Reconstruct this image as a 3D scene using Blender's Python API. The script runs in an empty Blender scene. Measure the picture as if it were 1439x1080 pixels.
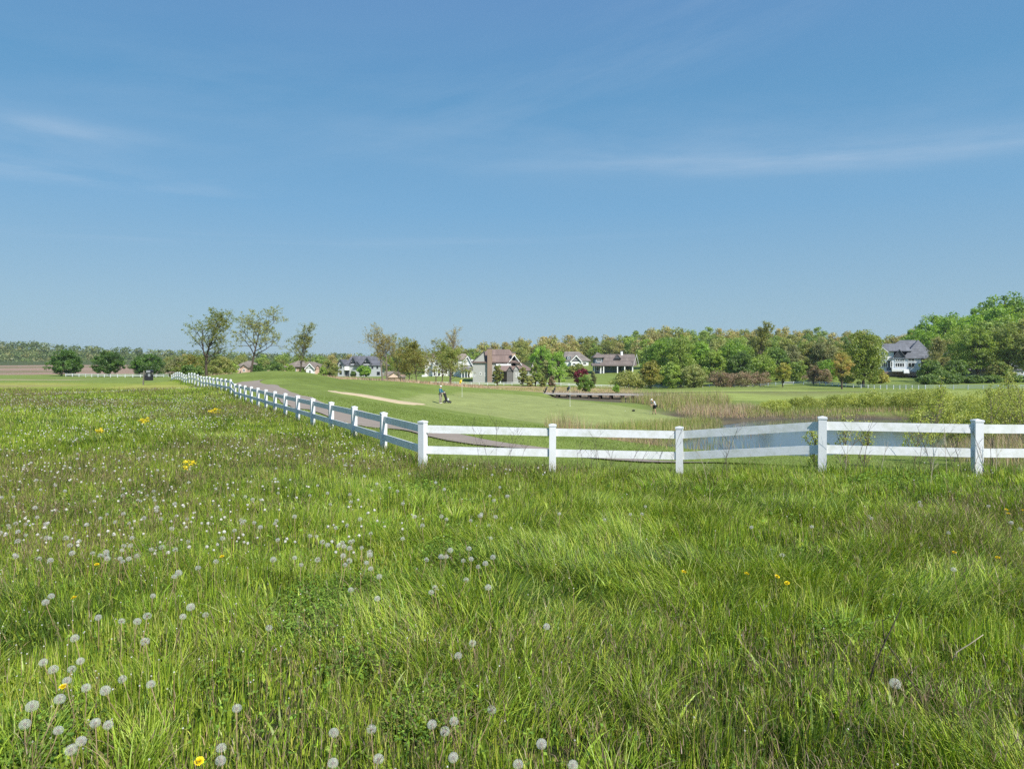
import bpy, bmesh, math, random
import numpy as np
from mathutils import Vector, Matrix
random.seed(7)
rng = np.random.default_rng(11)
scene = bpy.context.scene
COL = scene.collection

# ------------------------------------------------------------------ camera
EYE = 2.0                       # metres above the ground at the white fence
FPX = 959.0                     # focal length in pixels of the 1439 px wide photograph
CX, HY = 719.5, 510.0           # optical axis column and horizon row of the photograph
cam_d = bpy.data.cameras.new('camera')
cam_d.sensor_width = 36.0
cam_d.lens = 36.0 * FPX / 1439.0
cam_d.shift_y = -(540.0 - HY) / 1439.0
cam_d.clip_start = 0.1
cam_d.clip_end = 9000.0
cam = bpy.data.objects.new('camera', cam_d)
cam.location = (0, 0, EYE)
cam.rotation_euler = (math.radians(90), 0, 0)
COL.objects.link(cam)
scene.camera = cam

# ------------------------------------------------------------------ sun and sky
SUN_EL = math.radians(44)
SUN_AZ = (0.58, -0.815)          # horizontal direction towards the sun (right of and behind the viewer)
sv = Vector((SUN_AZ[0] * math.cos(SUN_EL), SUN_AZ[1] * math.cos(SUN_EL), math.sin(SUN_EL))).normalized()
sun_d = bpy.data.lights.new('sun', 'SUN')
sun_d.energy = 4.9
sun_d.angle = math.radians(0.55)
sun_d.color = (1.0, 0.955, 0.88)
sun = bpy.data.objects.new('sun', sun_d)
sun.rotation_euler = sv.to_track_quat('Z', 'Y').to_euler()
sun.location = (30, -30, 60)
COL.objects.link(sun)

world = bpy.data.worlds.new('World')
scene.world = world
world.use_nodes = True
nt = world.node_tree
nt.nodes.clear()
def N(t, kind, **kw):
    n = t.nodes.new(kind)
    for k, v in kw.items():
        setattr(n, k, v)
    return n
sky = N(nt, 'ShaderNodeTexSky', sky_type='NISHITA')
sky.sun_disc = False
sky.sun_elevation = SUN_EL
sky.sun_rotation = math.atan2(SUN_AZ[0], SUN_AZ[1])
sky.altitude = 0
sky.air_density = 1.0
sky.dust_density = 0.6
sky.ozone_density = 3.0
tc = N(nt, 'ShaderNodeTexCoord')
sep = N(nt, 'ShaderNodeSeparateXYZ')
nt.links.new(tc.outputs['Generated'], sep.inputs[0])
# cirrus: stretched noise over direction (azimuth, elevation)
at2 = N(nt, 'ShaderNodeMath', operation='ARCTAN2')
nt.links.new(sep.outputs['X'], at2.inputs[0]); nt.links.new(sep.outputs['Y'], at2.inputs[1])
ael = N(nt, 'ShaderNodeMath', operation='ARCSINE'); nt.links.new(sep.outputs['Z'], ael.inputs[0])
def band(az0, el0, tilt, waz, wel, gain, seed, sc=3.0, stretch=14.0, thresh=0.42):
    """one thin wisp of cirrus: an elliptical region of the sky filled with streaky noise"""
    m = nt.nodes; L = nt.links
    def mth(op, a, b=None, c=None):
        n = N(nt, 'ShaderNodeMath', operation=op)
        for i, v in enumerate((a, b, c)):
            if v is None: continue
            if isinstance(v, (int, float)): n.inputs[i].default_value = v
            else: L.new(v, n.inputs[i])
        return n.outputs[0]
    az = mth('SUBTRACT', at2.outputs[0], math.radians(az0))
    el = mth('SUBTRACT', ael.outputs[0], math.radians(el0))
    el2 = mth('SUBTRACT', el, mth('MULTIPLY', az, tilt))
    q = mth('ADD', mth('POWER', mth('DIVIDE', az, math.radians(waz)), 2.0), mth('POWER', mth('DIVIDE', el2, math.radians(wel)), 2.0))
    g = mth('POWER', 2.718, mth('MULTIPLY', q, -1.0))
    cb = N(nt, 'ShaderNodeCombineXYZ')
    L.new(mth('MULTIPLY', az, sc), cb.inputs[0]); L.new(mth('MULTIPLY', el2, sc * stretch), cb.inputs[1]); cb.inputs[2].default_value = seed
    no = N(nt, 'ShaderNodeTexNoise'); no.inputs['Scale'].default_value = 1.6; no.inputs['Detail'].default_value = 7; no.inputs['Roughness'].default_value = 0.6
    L.new(cb.outputs[0], no.inputs['Vector'])
    n2 = mth('MULTIPLY', mth('MAXIMUM', mth('SUBTRACT', no.outputs['Fac'], thresh), 0.0), 1.0 / (1 - thresh))
    return mth('MULTIPLY', mth('MULTIPLY', g, n2), gain)
bands = [band(24, 15.3, -0.045, 20, .9, 0.75, 3.1, stretch=9, thresh=.22), band(14, 17.2, -0.03, 26, 2.6, 0.34, 6.1, stretch=5, thresh=.3), band(-33, 15.9, 0.0, 7, .7, .6, 8.2, stretch=7, thresh=.25), band(-33, 13.0, 0.0, 12, .8, .6, 5.0, stretch=7), band(-36, 15, 0.0, 8, 2.2, .35, 5.7, stretch=4),
         band(-18, 9.6, 0.03, 24, .5, .30, 1.7, stretch=20), band(10, 24, .25, 30, 4, .25, 9.3, sc=2.2, stretch=6), band(-25, 20, .1, 22, 4, .22, 2.4, sc=2.2, stretch=5)]
acc = bands[0]
for b in bands[1:]:
    n = N(nt, 'ShaderNodeMath', operation='ADD'); nt.links.new(acc, n.inputs[0]); nt.links.new(b, n.inputs[1]); acc = n.outputs[0]
cl = N(nt, 'ShaderNodeClamp'); nt.links.new(acc, cl.inputs[0]); cl.inputs['Max'].default_value = 0.6
EXPO = 0.4
def lin(c): return tuple((v / 255 / 12.92 if v / 255 < .04045 else ((v / 255 + .055) / 1.055) ** 2.4) for v in c)
ramp = N(nt, 'ShaderNodeValToRGB'); cr_ = ramp.color_ramp
stops = [(0.0, (158, 190, 208)), (4.8, (147, 184, 208)), (12.4, (120, 172, 211)), (20.6, (98, 157, 202)), (28, (102, 151, 200)), (45, (100, 145, 197)), (90, (88, 130, 186))]
while len(cr_.elements) < len(stops): cr_.elements.new(.5)
for e_, (d_, c_) in zip(cr_.elements, stops):
    e_.position = d_ / 90; e_.color = tuple(v / (0.10 * 2 ** EXPO) / 8 for v in lin(c_)) + (1,)
mrel = N(nt, 'ShaderNodeMapRange'); mrel.inputs[1].default_value = 0; mrel.inputs[2].default_value = math.pi / 2
nt.links.new(ael.outputs[0], mrel.inputs[0]); nt.links.new(mrel.outputs[0], ramp.inputs[0])
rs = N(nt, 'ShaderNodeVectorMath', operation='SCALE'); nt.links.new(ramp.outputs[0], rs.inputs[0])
# unseen sky behind the viewer, round the sun, raised to add fill light
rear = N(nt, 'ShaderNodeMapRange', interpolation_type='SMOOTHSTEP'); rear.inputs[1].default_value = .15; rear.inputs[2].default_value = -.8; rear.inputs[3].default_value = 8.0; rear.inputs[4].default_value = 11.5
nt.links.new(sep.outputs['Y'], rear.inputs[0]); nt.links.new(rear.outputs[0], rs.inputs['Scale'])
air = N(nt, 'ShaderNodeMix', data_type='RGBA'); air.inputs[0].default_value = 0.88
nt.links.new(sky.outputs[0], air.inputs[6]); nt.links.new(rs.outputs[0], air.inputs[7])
mixc = N(nt, 'ShaderNodeMix', data_type='RGBA')
nt.links.new(cl.outputs[0], mixc.inputs[0]); nt.links.new(air.outputs[2], mixc.inputs[6]); mixc.inputs[7].default_value = (4.0, 4.9, 6.0, 1)
bg = N(nt, 'ShaderNodeBackground'); bg.inputs['Strength'].default_value = 0.10
nt.links.new(mixc.outputs[2], bg.inputs['Color'])
wo = N(nt, 'ShaderNodeOutputWorld'); nt.links.new(bg.outputs[0], wo.inputs['Surface'])
scene.view_settings.view_transform = 'Standard'
scene.view_settings.look = 'None'
scene.view_settings.gamma = 1.0
scene.view_settings.use_curve_mapping = False
scene.view_settings.exposure = EXPO
scene.cycles.max_bounces = 6
scene.cycles.diffuse_bounces = 3
scene.cycles.transmission_bounces = 3
scene.cycles.glossy_bounces = 3
scene.cycles.use_denoising = False

# ------------------------------------------------------------------ materials
MATS = {}
def mat_new(name):
    m = bpy.data.materials.new(name); m.use_nodes = True
    m.node_tree.nodes.clear()
    return m, m.node_tree
def plain(name, col, rough=0.7, var=0.12, scale=3.0, spec=0.3, metal=0.0, bump=0.0, stretch=(1, 1, 1)):
    """solid surface with a soft procedural variation"""
    if name in MATS: return MATS[name]
    m, t = mat_new(name)
    out = N(t, 'ShaderNodeOutputMaterial'); p = N(t, 'ShaderNodeBsdfPrincipled')
    p.inputs['Roughness'].default_value = rough; p.inputs['Metallic'].default_value = metal
    p.inputs['Specular IOR Level'].default_value = spec
    tcn = N(t, 'ShaderNodeTexCoord'); mp = N(t, 'ShaderNodeMapping'); mp.inputs['Scale'].default_value = stretch
    t.links.new(tcn.outputs['Object'], mp.inputs[0])
    no = N(t, 'ShaderNodeTexNoise'); no.inputs['Scale'].default_value = scale; no.inputs['Detail'].default_value = 5
    t.links.new(mp.outputs[0], no.inputs['Vector'])
    mx = N(t, 'ShaderNodeMix', data_type='RGBA')
    mx.inputs[6].default_value = tuple(c * (1 - var) for c in col) + (1,)
    mx.inputs[7].default_value = tuple(min(1, c * (1 + var)) for c in col) + (1,)
    t.links.new(no.outputs['Fac'], mx.inputs[0]); t.links.new(mx.outputs[2], p.inputs['Base Color'])
    if bump:
        bp = N(t, 'ShaderNodeBump'); bp.inputs['Strength'].default_value = bump; bp.inputs['Distance'].default_value = 0.02
        t.links.new(no.outputs['Fac'], bp.inputs['Height']); t.links.new(bp.outputs[0], p.inputs['Normal'])
    t.links.new(p.outputs[0], out.inputs[0])
    MATS[name] = m
    return m
def leafy(name, trans=0.35, rough=0.55, gain=1.0, objvar=0.0, gloss=0.06):
    """foliage: colour from the mesh attribute 'col', partly translucent"""
    if name in MATS: return MATS[name]
    m, t = mat_new(name)
    out = N(t, 'ShaderNodeOutputMaterial')
    a = N(t, 'ShaderNodeAttribute'); a.attribute_name = 'col'
    src = a.outputs['Color']
    if objvar:
        oi = N(t, 'ShaderNodeObjectInfo'); h = N(t, 'ShaderNodeHueSaturation')
        mr = N(t, 'ShaderNodeMapRange'); mr.inputs[3].default_value = 1 - objvar; mr.inputs[4].default_value = 1 + objvar
        t.links.new(oi.outputs['Random'], mr.inputs[0]); t.links.new(mr.outputs[0], h.inputs['Value'])
        t.links.new(src, h.inputs['Color']); src = h.outputs[0]
    d = N(t, 'ShaderNodeBsdfDiffuse'); t.links.new(src, d.inputs[0])
    tr = N(t, 'ShaderNodeBsdfTranslucent')
    h2 = N(t, 'ShaderNodeHueSaturation'); h2.inputs['Saturation'].default_value = 1.15; h2.inputs['Value'].default_value = 1.3; h2.inputs['Hue'].default_value = 0.485
    t.links.new(src, h2.inputs['Color']); t.links.new(h2.outputs[0], tr.inputs[0])
    mx = N(t, 'ShaderNodeMixShader'); mx.inputs[0].default_value = trans
    t.links.new(d.outputs[0], mx.inputs[1]); t.links.new(tr.outputs[0], mx.inputs[2])
    g = N(t, 'ShaderNodeBsdfGlossy'); g.inputs['Roughness'].default_value = rough; g.inputs[0].default_value = (1, 1, 1, 1)
    mx2 = N(t, 'ShaderNodeMixShader'); mx2.inputs[0].default_value = gloss
    t.links.new(mx.outputs[0], mx2.inputs[1]); t.links.new(g.outputs[0], mx2.inputs[2])
    t.links.new(mx2.outputs[0], out.inputs[0])
    MATS[name] = m
    return m

# ------------------------------------------------------------------ mesh helpers
def tag(o, label=None, cat=None, group=None, kind=None):
    if label: o['label'] = label
    if cat: o['category'] = cat
    if group: o['group'] = group
    if kind: o['kind'] = kind
    return o
def link(o, parent=None):
    COL.objects.link(o)
    if parent: o.parent = parent
    return o
def empty(name, loc, rz=0.0, s=1.0):
    o = bpy.data.objects.new(name, None); o.location = loc; o.rotation_euler = (0, 0, rz); o.scale = (s, s, s)
    o.empty_display_size = 0.2
    return link(o)
def np_mesh(name, V, F, mat, cols=None, smooth=False):
    """V (n,3), F (m,k) index array with k = 3 or 4, cols (n,3) point colours"""
    V = np.ascontiguousarray(V, dtype=np.float32); F = np.ascontiguousarray(F, dtype=np.int32)
    me = bpy.data.meshes.new(name)
    me.vertices.add(len(V)); me.vertices.foreach_set('co', V.ravel())
    k = F.shape[1]
    me.loops.add(F.size); me.loops.foreach_set('vertex_index', F.ravel())
    me.polygons.add(len(F)); me.polygons.foreach_set('loop_start', np.arange(0, F.size, k, dtype=np.int32))
    if smooth: me.polygons.foreach_set('use_smooth', np.ones(len(F), dtype=bool))
    if cols is not None:
        ca = me.color_attributes.new('col', 'FLOAT_COLOR', 'POINT')
        c4 = np.ones((len(V), 4), dtype=np.float32); c4[:, :3] = cols
        ca.data.foreach_set('color', c4.ravel())
    me.materials.append(mat)
    me.update(calc_edges=True)
    return me
def obj(name, me, parent=None, loc=None):
    o = bpy.data.objects.new(name, me)
    if loc is not None: o.location = loc
    return link(o, parent)
def copy_tree(o, parent=None):
    c = o.copy(); COL.objects.link(c)
    if parent: c.parent = parent
    for ch in [x for x in KIDS.get(o.name, [])]:
        copy_tree(ch, c)
    return c
KIDS = {}
def kids_index(root):
    """remember children once so that copying stays quick"""
    for ch in list(root.children):
        KIDS.setdefault(root.name, []).append(ch); kids_index(ch)
class MB:
    """collects boxes, prisms and tubes; build() links them as ONE mesh object"""
    def __init__(s): s.v = []; s.f = []
    def box(s, x0, x1, y0, y1, z0, z1):
        b = len(s.v)
        s.v += [(x0, y0, z0), (x1, y0, z0), (x1, y1, z0), (x0, y1, z0), (x0, y0, z1), (x1, y0, z1), (x1, y1, z1), (x0, y1, z1)]
        s.f += [tuple(b + i for i in q) for q in ((0, 3, 2, 1), (4, 5, 6, 7), (0, 1, 5, 4), (1, 2, 6, 5), (2, 3, 7, 6), (3, 0, 4, 7))]
        return s
    def poly(s, pts, faces):
        b = len(s.v); s.v += [tuple(p) for p in pts]; s.f += [tuple(b + i for i in q) for q in faces]; return s
    def prism(s, pts, vec):
        """extrude a planar polygon along vec"""
        n = len(pts); vec = Vector(vec)
        s.poly([Vector(p) for p in pts] + [Vector(p) + vec for p in pts],
               [tuple(range(n))[::-1], tuple(range(n, 2 * n))] + [(i, (i + 1) % n, n + (i + 1) % n, n + i) for i in range(n)])
        return s
    def tube(s, pts, rad, n=8, cap=True):
        pts = [Vector(p) for p in pts]; rad = rad if hasattr(rad, '__len__') else [rad] * len(pts)
        b = len(s.v); up = None
        for i, p in enumerate(pts):
            d = (pts[min(i + 1, len(pts) - 1)] - pts[max(i - 1, 0)]).normalized()
            if up is None: up = d.orthogonal().normalized()
            up = (up - d * up.dot(d)).normalized(); w = d.cross(up)
            for k in range(n):
                a = 2 * math.pi * k / n
                s.v.append(tuple(p + (up * math.cos(a) + w * math.sin(a)) * rad[i]))
        for i in range(len(pts) - 1):
            for k in range(n):
                s.f.append((b + i * n + k, b + i * n + (k + 1) % n, b + (i + 1) * n + (k + 1) % n, b + (i + 1) * n + k))
        if cap:
            s.f.append(tuple(b + k for k in range(n))[::-1]); s.f.append(tuple(b + (len(pts) - 1) * n + k for k in range(n)))
        return s
    def mesh(s, name, mat, smooth=False):
        me = bpy.data.meshes.new(name); me.from_pydata(s.v, [], s.f)
        me.materials.append(mat)
        if smooth:
            me.polygons.foreach_set('use_smooth', [True] * len(me.polygons))
        me.update(); return me
    def build(s, name, mat, parent=None, smooth=False, loc=None):
        return obj(name, s.mesh(name, mat, smooth), parent, loc)
def bevel(o, w=0.01, seg=2):
    b = o.modifiers.new('bevel', 'BEVEL'); b.width = w; b.segments = seg; b.limit_method = 'ANGLE'
    return o

# ------------------------------------------------------------------ ground height
def W(px, py, d):
    """world point seen at photo pixel (px, py), d metres in front of the viewer"""
    return ((px - CX) / FPX * d, d, EYE - (py - HY) / FPX * d)
WL = -3.7                       # water level of the pond
_c = []
def cp(px, py, d): _c.append(W(px, py, d))
def cw(x, y, z): _c.append((x, y, z))
# the meadow by the viewer
for x in (-6, 0, 6): cw(x, -4, .32); cw(x, 2, .28); cw(x, 6, .22)
cw(-6, 10, .12); cw(-14, 12, .15); cw(-25, 8, .2); cw(20, 4, .4); cw(-12, 22, .0); cw(-30, 30, .0); cw(-20, 38, -.02)
cw(-1.67, 12.8, -.02); cw(.70, 12.85, -.09); cw(3.1, 12.6, -.13); cw(5.15, 11.3, .14); cw(7.5, 11, .15); cw(10, 11, .12); cw(14, 11.5, .1); cw(3, 9.5, .12); cw(7, 8, .25)
cw(-6.2, 21.5, -.06); cw(-10.5, 29.8, -.12); cw(-15.5, 39, -.15); cw(-17.7, 43, .02); cw(-27.5, 60, -.28); cw(-33.5, 71, -.2); cw(-42.7, 86, -.45)
cw(-45, 49, -.35); cw(-30, 49, -.3); cw(-60, 70, -.6); cw(-50, 64, -.35); cw(-34.6, 64, -.05)
cp(-100, 534, 110); cp(50, 534, 115); cp(150, 534, 115); cp(215, 533, 115)
cp(-100, 529, 195); cp(50, 529, 195); cp(170, 530, 195); cp(235, 530, 195)
cp(-200, 526, 290); cp(100, 525, 260); cp(220, 523, 260); cp(100, 512, 600); cp(-300, 512, 600); cp(250, 513, 520)
cp(-600, 525, 300); cp(-600, 530, 120); cw(-60, 10, .2); cw(-80, -30, .3); cw(0, -40, .4); cw(80, -30, .4); cw(-200, -100, 0); cw(200, -100, 0)
# cart path and the slope of the golf course
for px, py, d in ((740, 628, 17), (600, 605, 20), (470, 575, 29.5), (410, 558, 40), (345, 541, 62), (365, 535, 72), (700, 622, 18.5), (1000, 652, 14.2), (1100, 655, 13.6)): cp(px, py, d)
cp(462, 551, 50); cp(560, 568, 50); cp(520, 561, 50); cp(500, 571, 38); cp(560, 590, 28); cp(600, 577, 45); cp(640, 592, 31); cp(700, 605, 26)
cp(380, 521, 82); cp(330, 525, 84); cp(300, 527, 90); cp(280, 528, 105); cp(440, 524.5, 82); cp(410, 530, 70); cp(470, 533, 84); cp(430, 540, 56)
cp(480, 539, 92); cp(520, 535, 98); cp(560, 537, 98); cp(620, 545, 96); cp(649, 557, 88); cp(700, 551, 100); cp(760, 553, 106)
cp(620, 567.5, 65.6); cp(800, 570, 73); cp(920, 582, 68); cp(968, 587, 70); cp(720, 574, 68); cp(690, 552, 97)
cp(850, 597, 57); cp(790, 601, 46); cp(720, 596, 42); cp(800, 615, 35); cp(880, 630, 31); cp(780, 640, 22); cp(940, 640, 28)
cp(1000, 668, 22); cp(1150, 690, 20); cp(1300, 690, 19); cp(1439, 680, 19)
cp(860, 566, 88); cp(820, 562.5, 97); cp(850, 564, 96); cp(900, 566, 94); cp(780, 559, 101); cp(820, 560, 108); cp(880, 562, 106); cp(860, 551, 135); cp(800, 550, 135)
# behind the crest, towards the houses
for px, py, d in ((300, 530, 180), (400, 532, 200), (480, 537, 170), (540, 537, 170), (620, 543, 150), (690, 545, 150), (760, 547, 150),
                  (350, 523, 260), (430, 529, 240), (500, 529.5, 285), (600, 540, 205), (680, 541, 205), (760, 541, 203), (860, 545, 205),
                  (900, 545, 205), (960, 545, 202), (1000, 544, 192), (1060, 544, 190), (1100, 541, 182), (1143, 540, 178), (1216, 545.5, 160), (1300, 547, 137), (1380, 547.3, 130), (1439, 547.5, 125), (1600, 548, 120)): cp(px, py, d)
cp(630, 527, 255); cp(700, 537.5, 218); cp(860, 524, 262); cp(815, 514, 305); cp(870, 532, 235); cp(1280, 527, 235); cp(1400, 533, 200); cp(1500, 530, 210)
cp(1050, 548, 140); cp(1200, 549, 135); cp(980, 553, 115); cp(1040, 563, 92); cp(1200, 565, 87); cp(1350, 568, 80); cp(1439, 568, 78); cp(1600, 568, 78); cp(1120, 556, 110)
cp(1380, 600, 50); cp(1439, 610, 45); cp(1500, 610, 45)
# wooded hills
for px, z, d in ((300, -2, 330), (450, -3, 330), (600, -2, 340), (700, 1.0, 380), (780, 3.5, 390), (860, 6.0, 400), (920, 9.5, 400), (1000, 10.5, 400), (1070, 12.5, 400), (1150, 10.5, 400), (1240, 8.5, 400),
                 (1320, 8, 300), (1400, 12, 280), (1480, 14, 280), (1000, 0, 260), (1150, 0, 250), (1600, 14, 300), (700, 3, 480), (1000, 13, 520), (1300, 13, 520)):
    _c.append(((px - CX) / FPX * d, d, z))
for px, z, d in ((-300, 22, 900), (0, 20, 900), (120, 15, 900), (250, 10, 900), (350, 7, 900), (550, 5, 900), (800, 6, 900), (0, 3, 680), (200, 1, 680), (400, -1, 600)):
    _c.append(((px - CX) / FPX * d, d, z))
for a in range(0, 360, 30): cw(1800 * math.cos(math.radians(a)), 1800 * math.sin(math.radians(a)), 6)
CPT = np.array(_c)
def _phi(r, s): return np.sqrt(r * r + s * s)
_sc = 0.35 + 0.02 * np.hypot(CPT[:, 0], CPT[:, 1])          # softness of each control point grows with distance
_A = _phi(np.hypot(CPT[:, None, 0] - CPT[None, :, 0], CPT[:, None, 1] - CPT[None, :, 1]), _sc[None, :])
_A = _A + np.eye(len(CPT)) * (-0.02)
_wts = np.linalg.lstsq(np.vstack([np.hstack([_A, np.ones((len(CPT), 1))]), np.append(np.ones(len(CPT)), 0)[None]]), np.append(CPT[:, 2], 0), rcond=1e-9)[0]
def vnoise(x, y, s, seed=0):
    """smooth value noise in 0..1, feature size s metres"""
    x = np.asarray(x, dtype=np.float64) / s + seed * 17.13; y = np.asarray(y, dtype=np.float64) / s + seed * 7.77
    xi = np.floor(x).astype(np.int64); yi = np.floor(y).astype(np.int64); fx = x - xi; fy = y - yi
    fx = fx * fx * (3 - 2 * fx); fy = fy * fy * (3 - 2 * fy)
    def h(a, b):
        n = (a * 374761393 + b * 668265263 + seed * 1442695041) & 0xffffffff
        n = ((n ^ (n >> 13)) * 1274126177) & 0xffffffff
        return ((n ^ (n >> 16)) & 0xffff) / 65535.0
    return (h(xi, yi) * (1 - fx) + h(xi + 1, yi) * fx) * (1 - fy) + (h(xi, yi + 1) * (1 - fx) + h(xi + 1, yi + 1) * fx) * fy
def fnoise(x, y, s, seed=0):
    return (vnoise(x, y, s, seed) + .5 * vnoise(x, y, s / 2.1, seed + 1) + .25 * vnoise(x, y, s / 4.3, seed + 2)) / 1.75
def in_poly(x, y, P):
    """signed distance to polygon P (list of xy): positive inside"""
    P = np.array(P); x = np.asarray(x); y = np.asarray(y)
    ins = np.zeros(x.shape, bool); dm = np.full(x.shape, 1e9)
    for i in range(len(P)):
        a, b = P[i], P[(i + 1) % len(P)]
        c = ((a[1] > y) != (b[1] > y)) & (x < (b[0] - a[0]) * (y - a[1]) / (b[1] - a[1] + 1e-12) + a[0])
        ins ^= c
        d = b - a; t = np.clip(((x - a[0]) * d[0] + (y - a[1]) * d[1]) / (d @ d), 0, 1)
        dm = np.minimum(dm, np.hypot(x - a[0] - t * d[0], y - a[1] - t * d[1]))
    return np.where(ins, dm, -dm)
def PD(*l): return [((px - CX) / FPX * d, d) for px, d in l]
POND = PD((862, 45), (905, 50), (950, 52), (985, 58), (1040, 66), (1100, 70), (1180, 71.5), (1300, 69), (1345, 64), (1352, 52), (1345, 44), (1330, 40), (1250, 37), (1100, 35.5), (1000, 37), (940, 39), (880, 41))
CHANNEL = PD((772, 103), (860, 100), (930, 97), (955, 92), (965, 80), (990, 72), (1030, 70), (1010, 90), (985, 106), (900, 116), (780, 117))
def terrain(x, y, water=True):
    x = np.atleast_1d(np.asarray(x, float)); y = np.atleast_1d(np.asarray(y, float))
    shp = x.shape; x = x.ravel(); y = y.ravel(); z = np.empty(len(x))
    for i in range(0, len(x), 20000):
        xs, ys = x[i:i + 20000], y[i:i + 20000]
        r = np.hypot(xs[:, None] - CPT[None, :, 0], ys[:, None] - CPT[None, :, 1])
        z[i:i + 20000] = _phi(r, _sc[None, :]) @ _wts[:-1] + _wts[-1]
    if water:
        for P, k in ((POND, 1.0), (CHANNEL, .8)):
            near = (y > 25) & (y < 130) & (x > -10) & (x < 60)
            if near.any():
                s = in_poly(x[near], y[near], P)
                s = s + (vnoise(x[near], y[near], 2.5, 5) - .5) * 1.2
                zz = z[near]; bank = WL + np.where(s < 0, np.minimum(-s * .42, 60), np.maximum(-s * .5, -.6)) - .03 if k == 1.0 else WL + .12 + np.where(s < 0, np.minimum(-s * .5, 60), 0)
                zz = np.where(s > -6, np.minimum(zz, np.where(s > 0, bank, np.maximum(bank, WL + .05))), zz)
                z[near] = zz
    r = np.hypot(x, y)
    amp = np.clip(r / 60, .35, 1) * np.where(r < 130, 1, 0)
    z += (fnoise(x, y, 2.2, 21) - .5) * .07 * amp
    return z.reshape(shp)
def zt(x, y): return float(terrain([x], [y])[0])
def G(x, y, dz=0.0): return (x, y, zt(x, y) + dz)
def hit(px, py, h=0.0, d0=2.0, d1=700.0):
    """ground point (lifted by h) under photo pixel (px, py)"""
    ds = np.geomspace(d0, d1, 900)
    x = (px - CX) / FPX * ds; z = EYE - (py - HY) / FPX * ds
    t = terrain(x, ds) + h
    k = np.argmax(z < t)
    if z[k] >= t[k]: k = len(ds) - 1
    d = ds[k]
    return (x[k], d, t[k] - h)
# ------------------------------------------------------------------ zones of the ground
FN = [(-1.67, 12.8)]                                         # posts of the near fence, 2.44 m apart
def dirv(a): return (math.cos(math.radians(a)), math.sin(math.radians(a)))
HEAD = []
for k in range(34):
    ang = 118.0 if k < 14 else (119.5 if k < 22 else 121.0)
    dx, dy = dirv(ang); x, y = FN[-1]; FN.append((x + 2.44 * dx, y + 2.44 * dy))
RIGHT = [(.76, 12.85), (3.12, 12.7), (5.17, 11.38), (7.53, 11.05), (9.95, 11.1), (12.35, 11.4), (14.7, 11.9), (17.0, 12.6)]
FENCE = RIGHT[::-1] + FN                                     # from the far right round to the far left
MEADOW = [(60, -60), (60, 13.5)] + RIGHT[::-1] + FN[:] + [(-70, 90), (-400, 80), (-400, -60)]
def hp(*l):
    return [hit(px, py)[:2] for px, py in l]
GREEN = hp((562, 559), (600, 553), (645, 552), (695, 552.5), (760, 557), (840, 566.5), (900, 574.5), (972, 587), (930, 592), (880, 594), (830, 597), (780, 597), (740, 592), (690, 584), (640, 577), (600, 571), (572, 565))
BUNKER = hp((461, 549.5), (474, 550.2), (478, 551.6), (487, 551.6), (515, 555.4), (550, 561.4), (580, 566.2), (598, 568.3), (580, 568.7), (560, 567.0), (530, 561.6), (500, 556.0), (474, 552.3))
FAIR = PD((905, 160), (1000, 182), (1090, 176), (1150, 172), (1220, 155), (1300, 134), (1380, 127), (1700, 116), (1700, 86), (1439, 82), (1300, 84), (1200, 88), (1100, 90), (1020, 94), (960, 112))
DRY = PD((440, 98), (470, 105), (520, 106), (560, 104), (600, 104), (650, 108), (700, 113), (790, 124), (860, 130), (900, 140), (880, 190), (760, 195), (600, 195), (540, 175), (450, 180), (420, 120))
SOIL = PD((-400, 240), (60, 232), (100, 232), (235, 230), (262, 300), (262, 600), (200, 690), (-600, 690), (-600, 260))
ROADW = PD((-500, 118), (60, 113), (160, 117), (245, 122), (250, 135), (160, 133), (60, 126), (-500, 132))

# terrain: one polar sheet reaching the horizon, finer in front of the viewer
rings = np.concatenate([np.linspace(0.05, 2.0, 8), np.geomspace(2.15, 60, 190), np.geomspace(61, 260, 130), np.geomspace(265, 1640, 60)])
fa = np.radians(np.arange(48, 132.01, .28)); ba = np.radians(np.arange(136, 404.1, 4))
ang = np.concatenate([fa, ba])
RR, AA = np.meshgrid(rings, ang, indexing='ij')
TX = RR * np.cos(AA); TY = RR * np.sin(AA)
TZ = terrain(TX, TY)
nr, na = TX.shape
ii = np.arange(nr - 1)[:, None] * na; jj = np.arange(na)[None, :]; j2 = (jj + 1) % na
F = np.stack([ii + jj, ii + na + jj, ii + na + j2, ii + j2], -1).reshape(-1, 4)
V = np.stack([TX, TY, TZ], -1).reshape(-1, 3)
V = np.vstack([V, [[0, 0, zt(0, 0)]]])
fan = np.array([[len(V) - 1, j, (j + 1) % na, (j + 1) % na] for j in range(na)])
x, y = V[:, 0], V[:, 1]
def sm(s, w): return np.clip(s / w + .5, 0, 1)
jit = (fnoise(x, y, 3.0, 40) - .5)
me_s = sm(in_poly(x, y, MEADOW), .4)
mow = me_s * sm(y - 49 + jit * 6 + (x + 30) * .04, 3)           # mown part of the meadow
rough_c = np.array([.125, .165, .035]); turf = np.array([.165, .212, .050]); fair = np.array([.27, .315, .085])
green_c = np.array([.26, .292, .102]); dry_c = np.array([.36, .27, .14]); soil_c = np.array([.30, .205, .15]); mow_c = np.array([.23, .27, .05])
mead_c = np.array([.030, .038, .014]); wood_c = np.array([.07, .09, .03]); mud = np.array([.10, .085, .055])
c = np.tile(turf, (len(V), 1))
def lay(col, w):
    global c
    w = np.clip(w, 0, 1)[:, None]; c = c * (1 - w) + np.asarray(col) * w
r = np.hypot(x, y)
lay(turf * 1.12, fnoise(x, y, 14, 3) * .9)
lay(rough_c, sm(in_poly(x, y, PD((300, 75), (380, 78), (460, 80), (520, 94), (600, 92), (560, 80), (520, 60), (470, 55), (430, 62), (360, 74))) + jit * 3, 3) * .75)
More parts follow.
